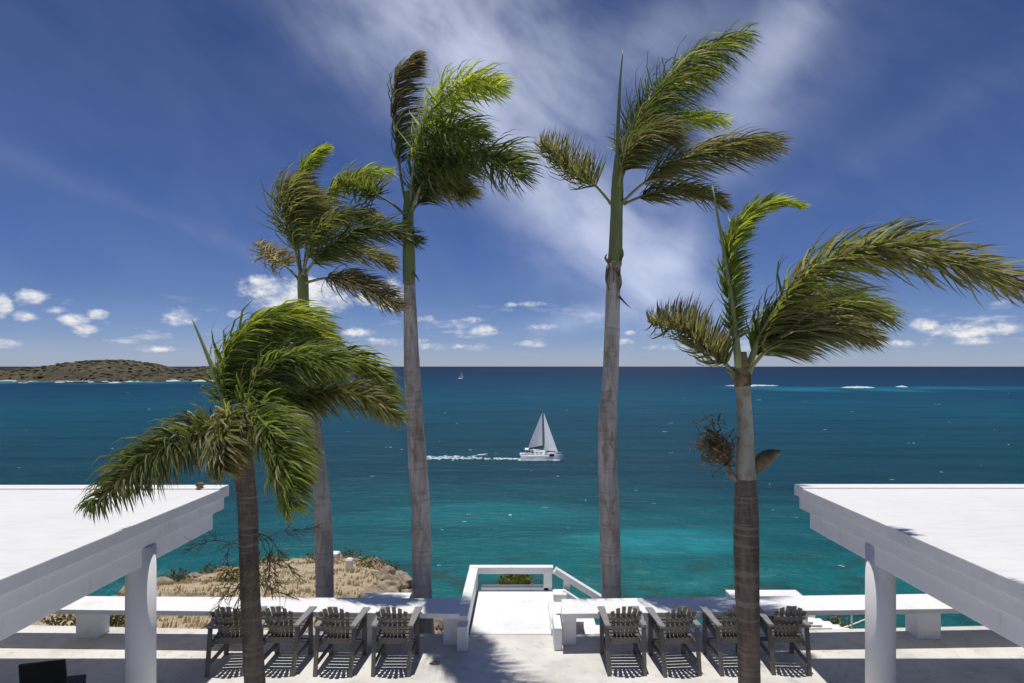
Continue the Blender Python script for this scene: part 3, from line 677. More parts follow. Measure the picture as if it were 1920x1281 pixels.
def palm(D, trunk, shaft, label, ground, spear=None, bark='palm_bark', sbark='palm_shaft', split=None):
    p0 = P(trunk[0][0], trunk[0][1], D); base = Vector((p0.x, D, ground))
    e = tag(empty('royal_palm', base), label, 'palm tree', 'windswept royal palms')
    def tub(nm, rows, mt, bottom=False):
        pts = [P(a, b, D)-base for a, b, _ in rows]; rad = [w_/2/F*D for _, _, w_ in rows]
        if bottom and pts[0].z > 0.01: pts = [Vector((pts[0].x, 0, 0))]+pts; rad = [rad[0]*1.12]+rad
        n_ = max(12, 10*len(pts)); ln = catmull([Vector((*q.xy, q.z)) for q in pts], n_); rr = [v.x for v in catmull([Vector((r_, 0, 0)) for r_ in rad], n_)]
        rr = [q*(1+0.02*noise.noise(Vector((D*3, i*0.6, 0)))) for i, q in enumerate(rr)]
        return MB().tube(ln, rr, 24).build(nm, mt, e, smooth=True)
    if split:
        tub('trunk', split, bark, True); tub('upper_trunk', trunk, 'palm_shaft_pale')
    else: tub('trunk', trunk, bark, True)
    tub('crownshaft', shaft, sbark)
    if spear:
        pts = catmull([P(a, b, D-0.05)-base for a, b in spear], 14)
        MB().tube(pts, [0.045*(1-i/14)+0.006 for i in range(14)], 8).build('spear_leaf', 'palm_spear', e, smooth=True)
    return e, base
def stubs(e, base, D, items, mt='dry_fibre', name='leaf_base'):
    for pts, r0 in items:
        ln = catmull([P(a, b, D+c)-base for a, b, c in pts], 8)
        MB().tube(ln, [r0*(1-i/9) for i in range(8)], 6).build(name, mt, e, smooth=True)

# P3: the tall one left of centre
D = 12.5
e, b = palm(D, [(797,1215,40),(795,1190,40),(791,1100,36),(789,960,35),(784,880,35),(779,800,32),(773,700,30),(770,620,26),(768,530,21)],
            [(767,532,23),(767,500,24),(766,450,22),(765,415,21),(766,390,20),(767,360,15)],
            'tall grey trunked palm left of centre, brown tipped frond upright', -2.2, None)
fr = lambda *a, **k: frond(e, b, D, *a, **k)
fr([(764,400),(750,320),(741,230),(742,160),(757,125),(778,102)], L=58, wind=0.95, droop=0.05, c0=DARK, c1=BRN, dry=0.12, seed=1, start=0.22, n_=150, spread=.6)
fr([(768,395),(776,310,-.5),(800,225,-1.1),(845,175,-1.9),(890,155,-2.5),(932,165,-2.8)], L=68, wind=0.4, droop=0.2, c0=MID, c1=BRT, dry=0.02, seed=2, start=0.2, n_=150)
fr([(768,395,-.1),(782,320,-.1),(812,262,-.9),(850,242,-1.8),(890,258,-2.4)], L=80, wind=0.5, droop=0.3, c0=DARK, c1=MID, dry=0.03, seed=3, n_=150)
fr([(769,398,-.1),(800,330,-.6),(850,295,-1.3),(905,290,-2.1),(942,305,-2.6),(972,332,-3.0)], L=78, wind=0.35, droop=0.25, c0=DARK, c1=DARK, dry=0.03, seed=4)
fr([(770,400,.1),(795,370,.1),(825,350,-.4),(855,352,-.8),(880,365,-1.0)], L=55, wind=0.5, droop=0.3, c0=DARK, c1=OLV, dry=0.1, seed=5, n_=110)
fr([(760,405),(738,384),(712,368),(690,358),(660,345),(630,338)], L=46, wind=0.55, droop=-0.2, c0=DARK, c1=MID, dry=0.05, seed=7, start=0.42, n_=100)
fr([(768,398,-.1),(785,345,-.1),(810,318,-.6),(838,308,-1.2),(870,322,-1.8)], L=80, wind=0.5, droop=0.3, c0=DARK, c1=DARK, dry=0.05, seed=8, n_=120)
stubs(e, b, D, [([(760,408,-.1),(758,430,-.12),(757,470,-.1)], .03), ([(775,512,-.1),(782,520,-.14),(786,530,-.16)], .025)])

# P4: the tall one right of centre
e, b = palm(D, [(1147,1215,40),(1146,1100,37),(1144,1020,38),(1142,940,37),(1139,860,35),(1140,780,35),(1144,720,30),(1147,640,29),(1149,560,27),(1151,495,26)],
            [(1152,498,27),(1154,470,26),(1156,400,23),(1157,370,24),(1158,330,20),(1159,290,12)],
            'tall palm right of centre with peeling collar and upright spear leaf', -2.2, [(1158,330),(1159,230),(1163,150),(1168,95)])
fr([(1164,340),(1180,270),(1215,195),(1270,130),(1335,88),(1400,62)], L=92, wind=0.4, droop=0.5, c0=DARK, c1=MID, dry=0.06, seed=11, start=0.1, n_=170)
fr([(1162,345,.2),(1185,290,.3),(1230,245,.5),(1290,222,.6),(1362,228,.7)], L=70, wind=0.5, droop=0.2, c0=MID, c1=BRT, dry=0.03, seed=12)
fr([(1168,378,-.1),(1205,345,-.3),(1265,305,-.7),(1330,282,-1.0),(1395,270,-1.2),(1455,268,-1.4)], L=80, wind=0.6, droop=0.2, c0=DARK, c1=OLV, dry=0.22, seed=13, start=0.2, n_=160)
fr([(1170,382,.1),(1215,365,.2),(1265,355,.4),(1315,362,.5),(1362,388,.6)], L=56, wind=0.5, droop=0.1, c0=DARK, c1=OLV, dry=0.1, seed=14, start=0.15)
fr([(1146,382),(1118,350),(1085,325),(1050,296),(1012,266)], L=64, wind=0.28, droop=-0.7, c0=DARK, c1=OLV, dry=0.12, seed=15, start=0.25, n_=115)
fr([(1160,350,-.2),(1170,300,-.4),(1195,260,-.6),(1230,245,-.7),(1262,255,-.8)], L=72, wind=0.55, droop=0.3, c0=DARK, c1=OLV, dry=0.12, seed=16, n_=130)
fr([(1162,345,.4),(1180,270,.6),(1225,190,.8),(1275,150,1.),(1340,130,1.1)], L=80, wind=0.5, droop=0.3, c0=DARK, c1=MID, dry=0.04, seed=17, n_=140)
stubs(e, b, D, [([(1141,492,-.1),(1135,484,-.13),(1138,476,-.12)], .035), ([(1162,490,-.12),(1168,478,-.14),(1167,466,-.13)], .03), ([(1140,500,-.14),(1137,525,-.15),(1142,545,-.14)], .04),
                ([(1158,505,-.15),(1164,530,-.16),(1160,548,-.14)], .04), ([(1160,555,-.14),(1172,568,-.15),(1183,578,-.15)], .025), ([(1150,490,-.16),(1152,505,-.18),(1150,530,-.16)], .045)])

# P2: behind and left
D = 13.0
e, b = palm(D, [(609,1215,36),(609,1120,33),(607,1000,33),(602,920,30),(593,840,27),(585,760,25),(574,680,22),(570,645,19)],
            [(570,648,22),(569,610,21),(569,570,20),(568,530,20),(568,505,15)],
            'palm behind the left chairs with a green crownshaft and pale tattered left frond', -2.4, None)
fr([(566,522),(558,450),(556,380),(565,325),(588,292),(613,275)], L=40, wind=0.65, droop=0.0, c0=MID, c1=BRT, dry=0.02, seed=21, start=0.25, n_=130, spread=.8)
fr([(568,520),(582,430),(620,362),(670,328),(735,322)], L=48, wind=0.5, droop=0.2, c0=MID, c1=BRT, dry=0.03, seed=22, start=0.2)
fr([(564,520,-.2),(552,460,-.3),(541,405,-.4),(539,370,-.4),(552,345,-.4)], L=84, wind=0.9, droop=0.1, c0=MID, c1=OLV, dry=0.2, seed=23, start=0.2, n_=140)
fr([(570,515,-.2),(610,468,-.6),(670,436,-.9),(730,430,-1.0),(785,455,-.9)], L=56, wind=0.45, droop=0.1, c0=DARK, c1=DARK, dry=0.05, seed=24, n_=140)
fr([(574,530,-.2),(610,522,-.6),(655,526,-1.0),(705,548,-1.2),(748,575,-1.3)], L=52, wind=0.5, droop=0.15, c0=OLV, c1=BRN, dry=0.4, seed=25, start=0.25)
fr([(561,525),(540,503),(518,488),(498,475),(480,455)], L=40, wind=0.75, droop=-0.1, c0=STR, c1=STR, dry=0.8, seed=26, start=0.3, n_=60)
fr([(570,512,.2),(605,480,.3),(655,470,.4),(705,482,.6),(735,500,.7)], L=54, wind=0.5, droop=0.2, c0=OLV, c1=OLV, dry=0.25, seed=27, n_=120)
fr([(568,515,-.3),(585,455,-.5),(620,415,-.7),(665,400,-.8),(700,410,-.9)], L=56, wind=0.55, droop=0.25, c0=MID, c1=OLV, dry=0.1, seed=28, n_=120)

# P5: near right
D = 8.0
e, b = palm(D, [(1399,905,37),(1398,860,34),(1397,800,29),(1394,745,27),(1393,722,28)],
            [(1393,724,30),(1391,708,33),(1391,690,28),(1391,660,16)],
            'palm at the right row of chairs with a dead flower cluster on its trunk', 0.0, [(1385,690),(1374,580),(1357,470),(1336,350)],
            bark='palm_bark_brown', sbark='dry_fibre', split=[(1405,1330,40),(1405,1281,40),(1403,1180,41),(1400,1080,45),(1399,980,46),(1399,920,40),(1399,898,37)])
fr([(1390,695),(1376,620),(1368,530),(1374,450),(1402,400),(1450,380),(1505,385)], L=44, wind=0.45, droop=-0.05, c0=MID, c1=BRT, dry=0.02, seed=31, start=0.12, n_=210, spread=0.65, stalk=.036)
fr([(1402,690),(1428,625,-.1),(1480,550,-.4),(1560,490,-.9),(1660,462,-1.4),(1790,490,-1.9),(1925,545,-2.2)], L=92, wind=0.5, droop=0.12, c0=MID, c1=OLV, dry=0.2, seed=32, start=0.1, n_=260, stalk=.04)
fr([(1402,692,.1),(1430,640,.1),(1490,590,.1),(1570,568,.0),(1668,590,-.1)], L=104, wind=0.55, droop=0.3, c0=DARK, c1=MID, dry=0.12, seed=33, start=0.12, n_=210)
fr([(1403,695,-.2),(1440,655,-.3),(1500,620,-.4),(1570,612,-.4),(1640,630,-.5)], L=80, wind=0.55, droop=0.3, c0=DARK, c1=OLV, dry=0.15, seed=34, start=0.2, n_=160)
fr([(1378,702),(1350,672),(1315,640),(1270,608),(1218,603)], L=68, wind=0.3, droop=-0.6, c0=OLV, c1=DARK, dry=0.3, seed=35, start=0.15, n_=150)
stubs(e, b, D, [([(1400,705,0),(1408,695,-.02),(1416,680,-.03)], .045), ([(1382,710,0),(1372,700,0),(1362,695,0)], .05)], 'palm_stalk')
# dead flower cluster and its spathe
rr = random.Random(9); m = MB(); c0 = P(1345, 835, D)-b
m.tube(catmull([P(1385, 902, D)-b, P(1372, 890, D)-b, P(1362, 870, D)-b], 8), 0.035, 8)
for k in range(150):
    a = c0+Vector((rr.gauss(0, .10), rr.gauss(0, .10), rr.gauss(0, .12))); pts = [P(1364, 868, D)-b if k % 3 == 0 else a]
    for s_ in range(4): pts.append(pts[-1].lerp(a, .4)+Vector((rr.gauss(-.02, .07), rr.gauss(0, .07), rr.gauss(.01, .07))))
    m.tube(pts, [.009, .007, .006, .004, .003], 4, cap=False)
m.build('flower_cluster', 'dry_fibre', e, fix=False)
m = MB(); ln = catmull([P(1412, 892, D)-b, P(1425, 868, D)-b, P(1445, 853, D)-b, P(1466, 846, D)-b], 12)
m.tube(ln, [.018, .045, .075, .09, .098, .1, .095, .085, .07, .05, .03, .006], 10).build('spathe', 'spathe', e, smooth=True)

# P1: near left
D = 8.0
e, b = palm(D, [(479,1330,38),(478,1281,37),(472,1180,36),(467,1050,34),(465,960,36),(460,900,34)],
            [(460,903,37),(453,860,38),(445,820,34),(440,790,24)],
            'near left palm with a huge shaggy crown bent over the left roof', 0.0, [(432,790),(413,730),(388,665),(360,597)], bark='palm_bark_brown', sbark='palm_bark_brown')
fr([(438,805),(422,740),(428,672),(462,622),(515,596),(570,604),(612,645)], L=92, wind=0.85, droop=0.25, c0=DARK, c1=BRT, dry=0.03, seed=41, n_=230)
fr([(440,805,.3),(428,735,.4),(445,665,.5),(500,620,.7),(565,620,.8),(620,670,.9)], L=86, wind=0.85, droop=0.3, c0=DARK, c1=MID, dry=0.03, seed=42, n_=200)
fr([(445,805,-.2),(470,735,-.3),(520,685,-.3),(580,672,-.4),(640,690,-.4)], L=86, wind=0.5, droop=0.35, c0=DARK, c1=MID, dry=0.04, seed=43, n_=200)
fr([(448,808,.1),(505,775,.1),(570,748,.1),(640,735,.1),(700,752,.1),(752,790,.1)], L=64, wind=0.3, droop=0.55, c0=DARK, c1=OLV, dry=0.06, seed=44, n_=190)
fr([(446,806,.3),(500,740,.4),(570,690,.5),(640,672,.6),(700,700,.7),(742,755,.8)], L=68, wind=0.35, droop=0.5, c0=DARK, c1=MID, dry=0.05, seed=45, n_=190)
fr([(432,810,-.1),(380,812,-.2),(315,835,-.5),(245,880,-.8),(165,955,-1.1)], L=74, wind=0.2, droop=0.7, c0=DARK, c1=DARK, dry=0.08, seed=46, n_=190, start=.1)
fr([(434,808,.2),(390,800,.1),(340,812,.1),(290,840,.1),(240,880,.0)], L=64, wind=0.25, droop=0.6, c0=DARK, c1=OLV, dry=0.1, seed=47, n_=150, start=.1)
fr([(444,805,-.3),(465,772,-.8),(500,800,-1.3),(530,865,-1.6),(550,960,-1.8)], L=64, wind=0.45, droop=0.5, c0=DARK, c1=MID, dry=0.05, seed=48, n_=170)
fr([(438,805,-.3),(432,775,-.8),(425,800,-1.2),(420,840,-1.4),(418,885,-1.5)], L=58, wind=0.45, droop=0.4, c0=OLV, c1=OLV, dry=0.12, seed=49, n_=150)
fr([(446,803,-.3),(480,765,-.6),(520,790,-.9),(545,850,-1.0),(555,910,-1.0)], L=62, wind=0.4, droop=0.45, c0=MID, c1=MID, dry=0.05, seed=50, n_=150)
# thin flowering twigs hanging from the near left palm
rr = random.Random(21)
m = MB()
for k in range(13):
    a = P(482, 1000, D-.1)-b if k % 3 == 0 else P(465+rr.uniform(-8, 25), 1020+rr.uniform(-20, 50), D-.15)-b; pts = [a]
    dr = Vector((rr.uniform(-.9, 1.0), rr.uniform(-.4, .1), rr.uniform(-.8, .15))).normalized()
    for s_ in range(6):
        dr = (dr+Vector((rr.gauss(0, .25), rr.gauss(0, .2), rr.gauss(-.1, .2)))).normalized(); pts.append(pts[-1]+dr*0.12)
        if s_ > 1:
            for q in range(6):
                d2 = (dr+Vector((rr.gauss(0, .6), rr.gauss(0, .5), rr.gauss(0, .5)))).normalized()
                m.tube([pts[-1], pts[-1]+d2*.09, pts[-1]+d2*.17+Vector((rr.gauss(0, .02), 0, rr.gauss(0, .03)))], [.0045, .0035, .0025], 4, cap=False)
    m.tube(pts, [.007, .0065, .006, .0055, .005, .004, .003], 5, cap=False)
m.build('flower_twigs', 'green_twig', e, fix=False)

# ------------------------------------------------------------------ shrubs
def shrub(name, c, rx, rz, n_, cols, label, cat, size=0.12, group=None, seed=1, ground=None):
    r = random.Random(seed); zb = ground if ground is not None else c.z-rz*1.6
    e = tag(empty(name, (c.x, c.y, zb)), label, cat, group); o = Vector((c.x, c.y, zb))
    m = MB(); tips = []
    for k in range(7):
        a = r.uniform(0, 6.28); q = Vector((math.cos(a)*rx*r.uniform(.2, .8), math.sin(a)*rx*r.uniform(.2, .8), (c.z-zb)+rz*r.uniform(-.2, .6)))
        m.tube(catmull([Vector((0, 0, -.1)), q*0.5+Vector((0, 0, .1)), q], 6), [.03, .027, .022, .018, .012, .008], 5, cap=False)
    m.build('stem', 'twig', e, fix=False)
    m = MB(); m.c = []
    for k in range(n_):
        d = Vector((r.gauss(0, 1), r.gauss(0, 1), r.gauss(0, 1))).normalized()*r.random()**0.4
        if noise.noise(d*2.2+Vector((seed, 0, 0))) < -0.12: continue
        p_ = Vector((d.x*rx, d.y*rx, d.z*rz+(c.z-zb))); l = size*r.uniform(.6, 1.3)
        t = Vector((r.gauss(.3, 1), r.gauss(0, 1), r.gauss(.5, .7))).normalized(); s_ = t.cross(Vector((r.gauss(0, 1), r.gauss(0, 1), r.gauss(0, 1)))).normalized()*l*.22
        cc = tuple(q*r.uniform(.7, 1.3) for q in cols[r.randrange(len(cols))]); b_ = len(m.v)
        m.v += [tuple(p_), tuple(p_+t*l*.5+s_), tuple(p_+t*l), tuple(p_+t*l*.5-s_)]; m.c += [cc]*4; m.f.append((b_, b_+1, b_+2, b_+3))
    tag(m.build('foliage', 'palm_leaf', e, fix=False), kind='stuff')
    return e
shrub('shrub', P(965, 1100, 16.3), 0.52, 0.34, 1500, [(.15, .16, .03), (.22, .20, .04), (.09, .11, .025)], 'yellow green shrub seen beneath the lookout rail', 'shrub', .13, seed=2, ground=-3.4)
PLT = [(1462, 1172, 12.9, .20, .17, 'silvery plant beside the last chair under the right bench'), (1508, 1166, 12.9, .18, .16, 'silvery plant among the white stone steps'),
       (1570, 1170, 12.9, .24, .17, 'silvery plant left of the thin white railing post'), (1385, 1112, 14.2, .16, .20, 'small leafy plant left of the low garden wall')]
for i, (px, py, d, rx, rz, lb) in enumerate(PLT):
    shrub('coastal_plant', P(px, py, d), rx, rz, 260, [(.16, .18, .12), (.10, .13, .06), (.22, .22, .16)], lb, 'plant', .10, 'silvery plants by the steps', seed=5+i, ground=-1.6)
BSH = [(330, 1090, 34), (395, 1082, 44), (470, 1075, 46), (430, 1103, 30), (690, 1098, 44), (725, 1082, 46), (600, 1090, 48), (250, 1152, 17), (210, 1150, 17), (110, 1158, 16), (160, 1162, 15), (520, 1062, 56), (655, 1060, 62), (590, 1052, 64)]
BL = ['dry bush at the left edge of the headland right of the left column', 'dry bush on the headland crest left of the near palm trunk', 'dry bush on the headland just behind the near palm trunk',
      'dry bush low on the slope left of the near palm trunk', 'greenish bush on the headland left of the tall left palm trunk', 'dry bush at the rocky headland edge left of the tall left palm',
      'dry bush against the second palm trunk on the headland', 'dry bush under the left bench beside the left column', 'dry bush under the left bench right of its end support',
      'leftmost dry bush under the left bench', 'dry bush under the left bench behind its end support', 'dry bush on the far headland crest left of the second palm', 'dry bush behind the white marker post', 'dry bush on the farthest headland rim by the white block']
for i, (px, py, d) in enumerate(BSH):
    X = (px-CX)/F*d; zg = land_z(X, d)
    shrub('dry_bush', Vector((X, d, zg+0.25)), 0.35+d*0.014, 0.26+d*0.006, 420, [(.10, .10, .035), (.16, .13, .06), (.07, .075, .025)], BL[i], 'bush', .08+d*.003, 'dry bushes on the headland', seed=20+i, ground=zg-0.05)
# white posts and box on the headland
def onland(px, d): X = (px-CX)/F*d; return Vector((X, d, land_z(X, d)))
for px, d, hw, hh, lb in ((655, 40, .20, .62, 'white square marker post on the headland slope'), (627, 62, .45, .5, 'small white block on the headland edge beside a palm trunk')):
    q = onland(px, d); m = MB()
    m.hexa([(-hw, -hw, -.3), (hw, -hw, -.3), (hw, hw, -.3), (-hw, hw, -.3)], [(-hw*.94, -hw*.94, hh), (hw*.94, -hw*.94, hh), (hw*.94, hw*.94, hh), (-hw*.94, hw*.94, hh)])
    m.hexa([(-hw*1.06, -hw*1.06, hh), (hw*1.06, -hw*1.06, hh), (hw*1.06, hw*1.06, hh), (-hw*1.06, hw*1.06, hh)], [(-hw*.7, -hw*.7, hh+.12), (hw*.7, -hw*.7, hh+.12), (hw*.7, hw*.7, hh+.12), (-hw*.7, hw*.7, hh+.12)])
    tag(m.build('marker_block', 'white_paint', bevel=.01, loc=q), lb, 'marker')
q = P(725, 1122, 12.6); m = MB().box(-.48, .45, -.22, .22, -1.6, .0); m.box(-.5, .47, -.24, .24, .002, .05)
tag(m.build('low_wall', 'white_paint', bevel=.008, loc=(q.x, q.y, q.z-.02)), 'short white wall end just behind the left bench by a palm trunk', 'wall')

# ------------------------------------------------------------------ boats
def hull_rows(L, B, Hh, n_=12, bowrise=0.25, stern=0.8, top=1.0):
    rows = []
    for i in range(n_+1):
        t = i/n_; b_ = B/2*(stern+(1-stern)*min(1, t*3))*(1 if t < .55 else max(0.02, 1-((t-.55)/.45)**2.2)); zt = Hh*(1+bowrise*t*t)
        xx = -L/2+L*t; rake = 0.05*L*max(0, (t-.7)/.3)
        rows.append([(xx+rake, -b_*top, zt), (xx+rake*.6, -b_*.92, zt*.45), (xx, -b_*.5, -.35), (xx, b_*.5, -.35), (xx+rake*.6, b_*.92, zt*.45), (xx+rake, b_*top, zt)])
    return rows
def hull(m, rows, off=(0, 0, 0)):
    b_ = len(m.v); o = Vector(off)
    for r_ in rows: m.v += [tuple(Vector(q)+o) for q in r_]
    for i in range(len(rows)-1):
        for j in range(6): m.f.append((b_+i*6+j, b_+(i+1)*6+j, b_+(i+1)*6+(j+1) % 6, b_+i*6+(j+1) % 6))
    m.f.append(tuple(b_+j for j in range(6))); m.f.append(tuple(b_+(len(rows)-1)*6+j for j in range(6))[::-1]); return m
def sail(pts, bulge, k=10):
    """triangular sail: luff bottom, clew, head, billowing to leeward, doubled for thickness"""
    A, B, Cc = [Vector(q) for q in pts]; m = MB(); nrm = (B-A).cross(Cc-A).normalized(); idx = {}
    for s_ in (0, 1):
        for i in range(k+1):
            for j in range(k+1-i):
                u, v = i/k, j/k; q = A*(1-u-v)+B*u+Cc*v; q = q+nrm*(bulge*4*u*(1-u)*(1-v)+ (0.03 if s_ else 0))
                idx[(s_, i, j)] = len(m.v); m.v.append(tuple(q))
        for i in range(k):
            for j in range(k-i):
                m.f.append((idx[s_, i, j], idx[s_, i+1, j], idx[s_, i, j+1]))
                if j < k-i-1: m.f.append((idx[s_, i+1, j], idx[s_, i+1, j+1], idx[s_, i, j+1]))
    return m
Dc = 30.1*F/173.0
c = P(1014, 860, Dc); e = tag(empty('catamaran', (c.x, c.y, SEA)), 'white sailing catamaran under two sails heading right', 'sailboat')
L = 13.2; rows = hull_rows(L, 1.9, 1.45, 14, 0.18, top=.62)
for yo in (-2.9, 2.9): hull(MB(), rows, (0, yo, 0)).build('hull', 'hull_white', e, smooth=False)
MB().box(-4.8, 2.0, -2.6, 2.6, 0.95, 1.65).build('bridge_deck', 'hull_white', e, bevel=.15)
m = MB(); m.hexa([(-3.6, -2.5, 1.65), (2.6, -2.2, 1.65), (2.6, 2.2, 1.65), (-3.6, 2.5, 1.65)], [(-3.3, -2.1, 2.75), (0.9, -1.8, 2.75), (0.9, 1.8, 2.75), (-3.3, 2.1, 2.75)]).build('cabin', 'hull_white', e, bevel=.2)
for xx in (-2.6, -1.3, 0.0): MB().box(xx-.42, xx+.42, -2.52, -2.36, 1.95, 2.3).build('window', 'boat_glass', e)
MB().box(2.6, 4.2, -3.72, -3.0, 1.35, 1.95).build('deck_locker', 'dark_trim', e, bevel=.05)
MB().box(-5.2, -2.4, -2.4, 2.4, 3.05, 3.2).build('canopy', 'hull_white', e, bevel=.05)
for xx in (-5.0, -2.7):
    for yy in (-2.2, 2.2): MB().tube([(xx, yy, 1.6), (xx, yy, 3.06)], .06, 6).build('post', 'mast_metal', e)
MB().box(-6.9, -6.2, -1.6, 1.6, .9, 1.7).build('dinghy', 'hull_white', e, bevel=.3)
mx_ = 0.75
MB().tube([(mx_, 0, 2.5), (mx_-.15, 3.15, 15.6)], .11, 8).build('mast', 'mast_metal', e)
MB().tube([(mx_, 0, 3.9), (-4.0, -2.1, 3.35)], .16, 8).build('boom', 'dark_trim', e)
MB().tube([(mx_-.1, -.1, 4.0), (-3.8, -2.1, 3.6)], [.34, .18], 8).build('sail_cover', 'dark_trim', e)
sail([(mx_-.25, -.1, 4.1), (-4.1, -2.2, 3.75), (mx_-.3, 3.0, 14.6)], .7).build('mainsail', 'sail_cloth', e, smooth=True, fix=False)
sail([(5.6, 0, 2.1), (1.0, -2.6, 2.9), (mx_+.35, 3.0, 14.7)], -.7).build('jib', 'sail_cloth', e, smooth=True, fix=False)
MB().tube([(5.75, 0, 1.6), (mx_, 3.0, 14.9)], .04, 5).build('forestay', 'mast_metal', e)
m = MB()
for k in range(8): m.tube([(-6+1.55*k, -3.6, 1.5), (-6+1.55*k, -3.6, 2.2)], .03, 4)
m.tube([(-6, -3.6, 2.2), (4.85, -3.6, 2.2)], .025, 4).build('guard_rail', 'mast_metal', e, fix=False)
# foam: the catamaran's wake, the reef breakers and scattered whitecaps
def foam_patch(m, x, y, rx, ry, r, zo=0.05, hgt=0.25):
    k = 9; b_ = len(m.v); m.v.append((x, y, SEA+zo+hgt))
    for i in range(k):
        a = 2*math.pi*i/k; q = r.uniform(.55, 1.15); m.v.append((x+math.cos(a)*rx*q, y+math.sin(a)*ry*q, SEA+zo))
    for i in range(k): m.f.append((b_, b_+1+i, b_+1+(i+1) % k))
rr = random.Random(3); m = MB()
for k in range(300):
    t = rr.random()**1.2; px = 985-t*188; y_ = 861+rr.gauss(0, .35+1.1*t)-1.6*t
    if 905 < px < 925 and rr.random() < .5: continue
    q = P(px, y_, 1); d = 30.1*F/(y_-CY); s_ = rr.uniform(.12, .45)*(1.0 if t < .3 else .9)
    foam_patch(m, (px-CX)/F*d, d, 1.6*s_, 1.2*s_, rr)
for k in range(34):
    px = 802+rr.random()*100; y_ = 857.5+rr.gauss(0, 1.2)-(px-802)*-.0; d = 30.1*F/(y_-CY); foam_patch(m, (px-CX)/F*d, d, rr.uniform(.4, 1.4), rr.uniform(.2, .6), rr)
for k in range(60):
    foam_patch(m, c.x+rr.uniform(-7.5, 6), c.y-3.9+rr.gauss(0, .35), rr.uniform(.3, .8), rr.uniform(.2, .5), rr, hgt=.4)
tag(m.build('wake_foam', 'sea_foam', fix=False), 'white foam wake trailing left of the catamaran', None, kind='stuff')
c2 = P(904, 856, 30.1*F/169); e = tag(empty('dinghy', (c2.x, c2.y, SEA)), 'small white dinghy towed in the wake left of the catamaran', 'boat')
hull(MB(), hull_rows(3.4, 1.5, .6, 8, .5)).build('hull', 'hull_white', e); MB().box(-1.75, -1.5, -.2, .2, .2, 1.0).build('outboard_motor', 'dark_trim', e, bevel=.05)
MB().box(-.3, .1, -.6, .6, .62, .68).build('seat', 'hull_white', e)
for nm, x0, x1, yy, n_, lb in (('breaking_wave', 1362, 1458, 723.5, 46, 'long white breaker on the reef behind the right palm crown'), ('breaking_wave', 1580, 1637, 727, 44, 'brightest white breaker on the reef right of the right palm'), ('breaking_wave', 1683, 1698, 725.5, 12, 'short faint white breaker farthest right on the reef')):
    m = MB(); d0 = 30.1*F/(yy-CY); cx = ((x0+x1)/2-CX)/F*d0
    for k in range(n_*3):
        t = rr.random(); px = x0+(x1-x0)*t; amp = math.sin(math.pi*t)**.5; d = d0+rr.gauss(0, 9)*amp
        foam_patch(m, (px-CX)/F*d, d, rr.uniform(2, 5), rr.uniform(3, 9)*amp+1, rr, hgt=rr.uniform(.6, 2.0)*amp)
    tag(m.build(nm, 'sea_foam', fix=False), lb, None, kind='stuff')
m = MB()
for k in range(130):
    py = 700+420*rr.random()**1.5; px = rr.uniform(-200, 2100); d = 30.1*F/(py-CY); s_ = rr.uniform(.15, .5)*(0.6+min(d,600)/260)
    if d > 1000 and px < 460: continue
    if (px-CX)/F*d < -5 and d < 90: continue
    X0 = (px-CX)/F*d
    for j in range(rr.randint(1, 3)): foam_patch(m, X0+rr.gauss(0, s_), d+rr.gauss(0, s_*.5), s_*rr.uniform(.5, 1.2), s_*rr.uniform(.2, .5), rr, hgt=.12*s_)
for k in range(160):      # surf at the foot of the headland
    i = rr.randrange(4, 9); (x1, y1), (x2, y2) = POLY[i], POLY[i-1]; t = rr.random()
    X0, Y0 = x1+(x2-x1)*t+rr.uniform(4, 13), y1+(y2-y1)*t+rr.uniform(4, 14)
    if SEA-1.0 < land_z(X0, Y0) < SEA+.3: foam_patch(m, X0, Y0, rr.uniform(.3, 1.2), rr.uniform(.2, .7), rr)
tag(m.build('whitecaps', 'sea_foam', fix=False), 'scattered small whitecaps over the sea', None, kind='stuff')

def sloop(px, yw, L, mast, label, sails=False, rz=0.0, cabin=True, name='anchored_boat', cat='boat', group='boats anchored off the island', blue=False):
    d = 30.1*F/(yw-CY); X = (px-CX)/F*d; e = tag(empty(name, (X, d, SEA), rz), label, cat, group)
    hull(MB(), hull_rows(L, L*.34, L*.13, 10, .3, top=.55)).build('hull', 'hull_white', e)
    if cabin: MB().hexa([(-L*.25, -L*.1, L*.1), (L*.18, -L*.09, L*.11), (L*.18, L*.09, L*.11), (-L*.25, L*.1, L*.1)], [(-L*.22, -L*.08, L*.19), (L*.08, -L*.07, L*.18), (L*.08, L*.07, L*.18), (-L*.22, L*.08, L*.19)]).build('cabin', 'hull_white', e, bevel=.08)
    if mast:
        MB().tube([(L*.06, 0, L*.1), (L*.06, 0, mast)], .14, 6).build('mast', 'mast_metal', e)
        MB().tube([(L*.06, 0, L*.24), (-L*.34, 0, L*.24)], .16, 6).build('boom', 'blue_canvas' if blue else 'hull_white', e)
    elif cabin:
        MB().box(-L*.2, L*.02, -L*.08, L*.08, L*.2, L*.29).build('flybridge', 'hull_white', e, bevel=.08)
        MB().box(-L*.2, L*.1, -L*.102, -L*.09, L*.12, L*.16).build('window', 'boat_glass', e)
    if sails:
        sail([(L*.05, 0, L*.28), (-L*.36, -L*.05, L*.26), (L*.05, 0, mast*.97)], -.6).build('mainsail', 'sail_cloth', e, smooth=True, fix=False)
        sail([(L*.5, 0, L*.2), (L*.1, -L*.1, L*.2), (L*.09, 0, mast*.9)], -.6).build('jib', 'sail_cloth', e, smooth=True, fix=False)
    return e
sloop(864, 710.5, 13, 19, 'tiny white sailboat far out near the horizon', True, R(25), name='sailboat', cat='sailboat', group=None)
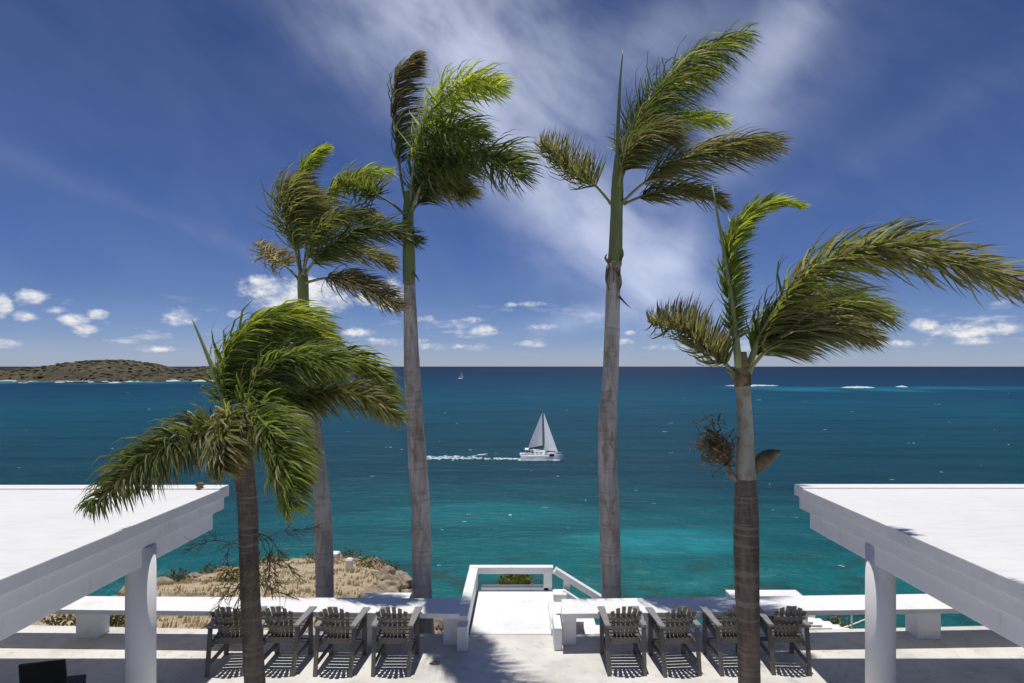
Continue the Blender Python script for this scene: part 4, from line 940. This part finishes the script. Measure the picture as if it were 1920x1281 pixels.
BO = [(39, 719, 7.5, 0, 'left of two close white motorboats off the island, far left'), (48, 719, 7, 0, 'right of two close white motorboats off the island, far left'),
      (58, 716.3, 7, 9, 'small white sloop close inshore, right of the paired motorboats'), (27, 716.3, 6, 0, 'farthest left white boat anchored off the island'),
      (113, 718.5, 11, 13, 'white sloop anchored alone left of the highest part of the island'), (133, 717, 9, 0, 'white motorboat under the left shoulder of the island hill'),
      (165, 716, 9, 0, 'inshore white motorboat overlapping a sloop beneath the island summit'), (172, 718, 10, 12, 'white sloop in front of an inshore motorboat beneath the island summit'),
      (199, 716.6, 9, 0, 'white motorboat just left of the tall masted sloop'), (217, 719.8, 15, 27, 'largest white sloop off the island, with the tallest mast'),
      (245, 717.3, 12, 14, 'white sloop just right of the tall masted sloop'), (259, 716, 8, 0, 'white motorboat before the pale beach'),
      (309, 716, 11, 0, 'low white boat left of the big motor yacht'), (327, 716.8, 20, 18, 'big white yacht anchored off the low right end of the island')]
for i, (px, yw, L, mh, lb) in enumerate(BO): sloop(px, yw, L*1.35, mh*1.1, lb, False, R((i*37) % 50-25), blue=(i % 3 == 0))
# white house on the low right end of the island
q = P(407, 691, 1390); e = tag(empty('hill_house', (q.x, q.y, q.z-7)), 'tiny white house on the low right hill of the island', 'house')
MB().box(-7, 7, -4, 4, 0, 9).build('wall', 'hull_white', e); MB().hexa([(-8, -5, 9), (8, -5, 9), (8, 5, 9), (-8, 5, 9)], [(-4, -.5, 12), (4, -.5, 12), (4, .5, 12), (-4, .5, 12)]).build('roof', 'hull_white', e)

# ------------------------------------------------------------------ small things
m = MB(); m.c = None
vs = [(-.10, 0, .0), (-.05, -.035, .02), (0.01, -.04, .012), (.06, -.03, .03), (.11, .0, .045), (.06, .035, .02), (.0, .04, .03), (-.05, .03, .01)]
m.add(vs+[(a, b_, c_+.004) for a, b_, c_ in vs], [tuple(range(8))[::-1], tuple(range(8, 16))]+[(i, (i+1) % 8, 8+(i+1) % 8, 8+i) for i in range(8)])
q = P(815, 1245, 5.1*F/558)
tag(m.build('fallen_leaf', 'dry_fibre', loc=(q.x, q.y, .006)), 'curled brown dead leaf lying on the sunlit terrace', 'leaf')
q = P(375, 922, 10.55); e = tag(empty('roof_vent', (q.x, q.y, 2.985)), 'small brown vent cap on the left roof near its corner', 'vent')
MB().tube([(0, 0, 0), (0, 0, .06)], .05, 12).build('pipe', 'dry_fibre', e); MB().tube([(0, 0, .061), (0, 0, .10), (0, 0, .12)], [.07, .065, .03], 12).build('cap', 'dry_fibre', e)
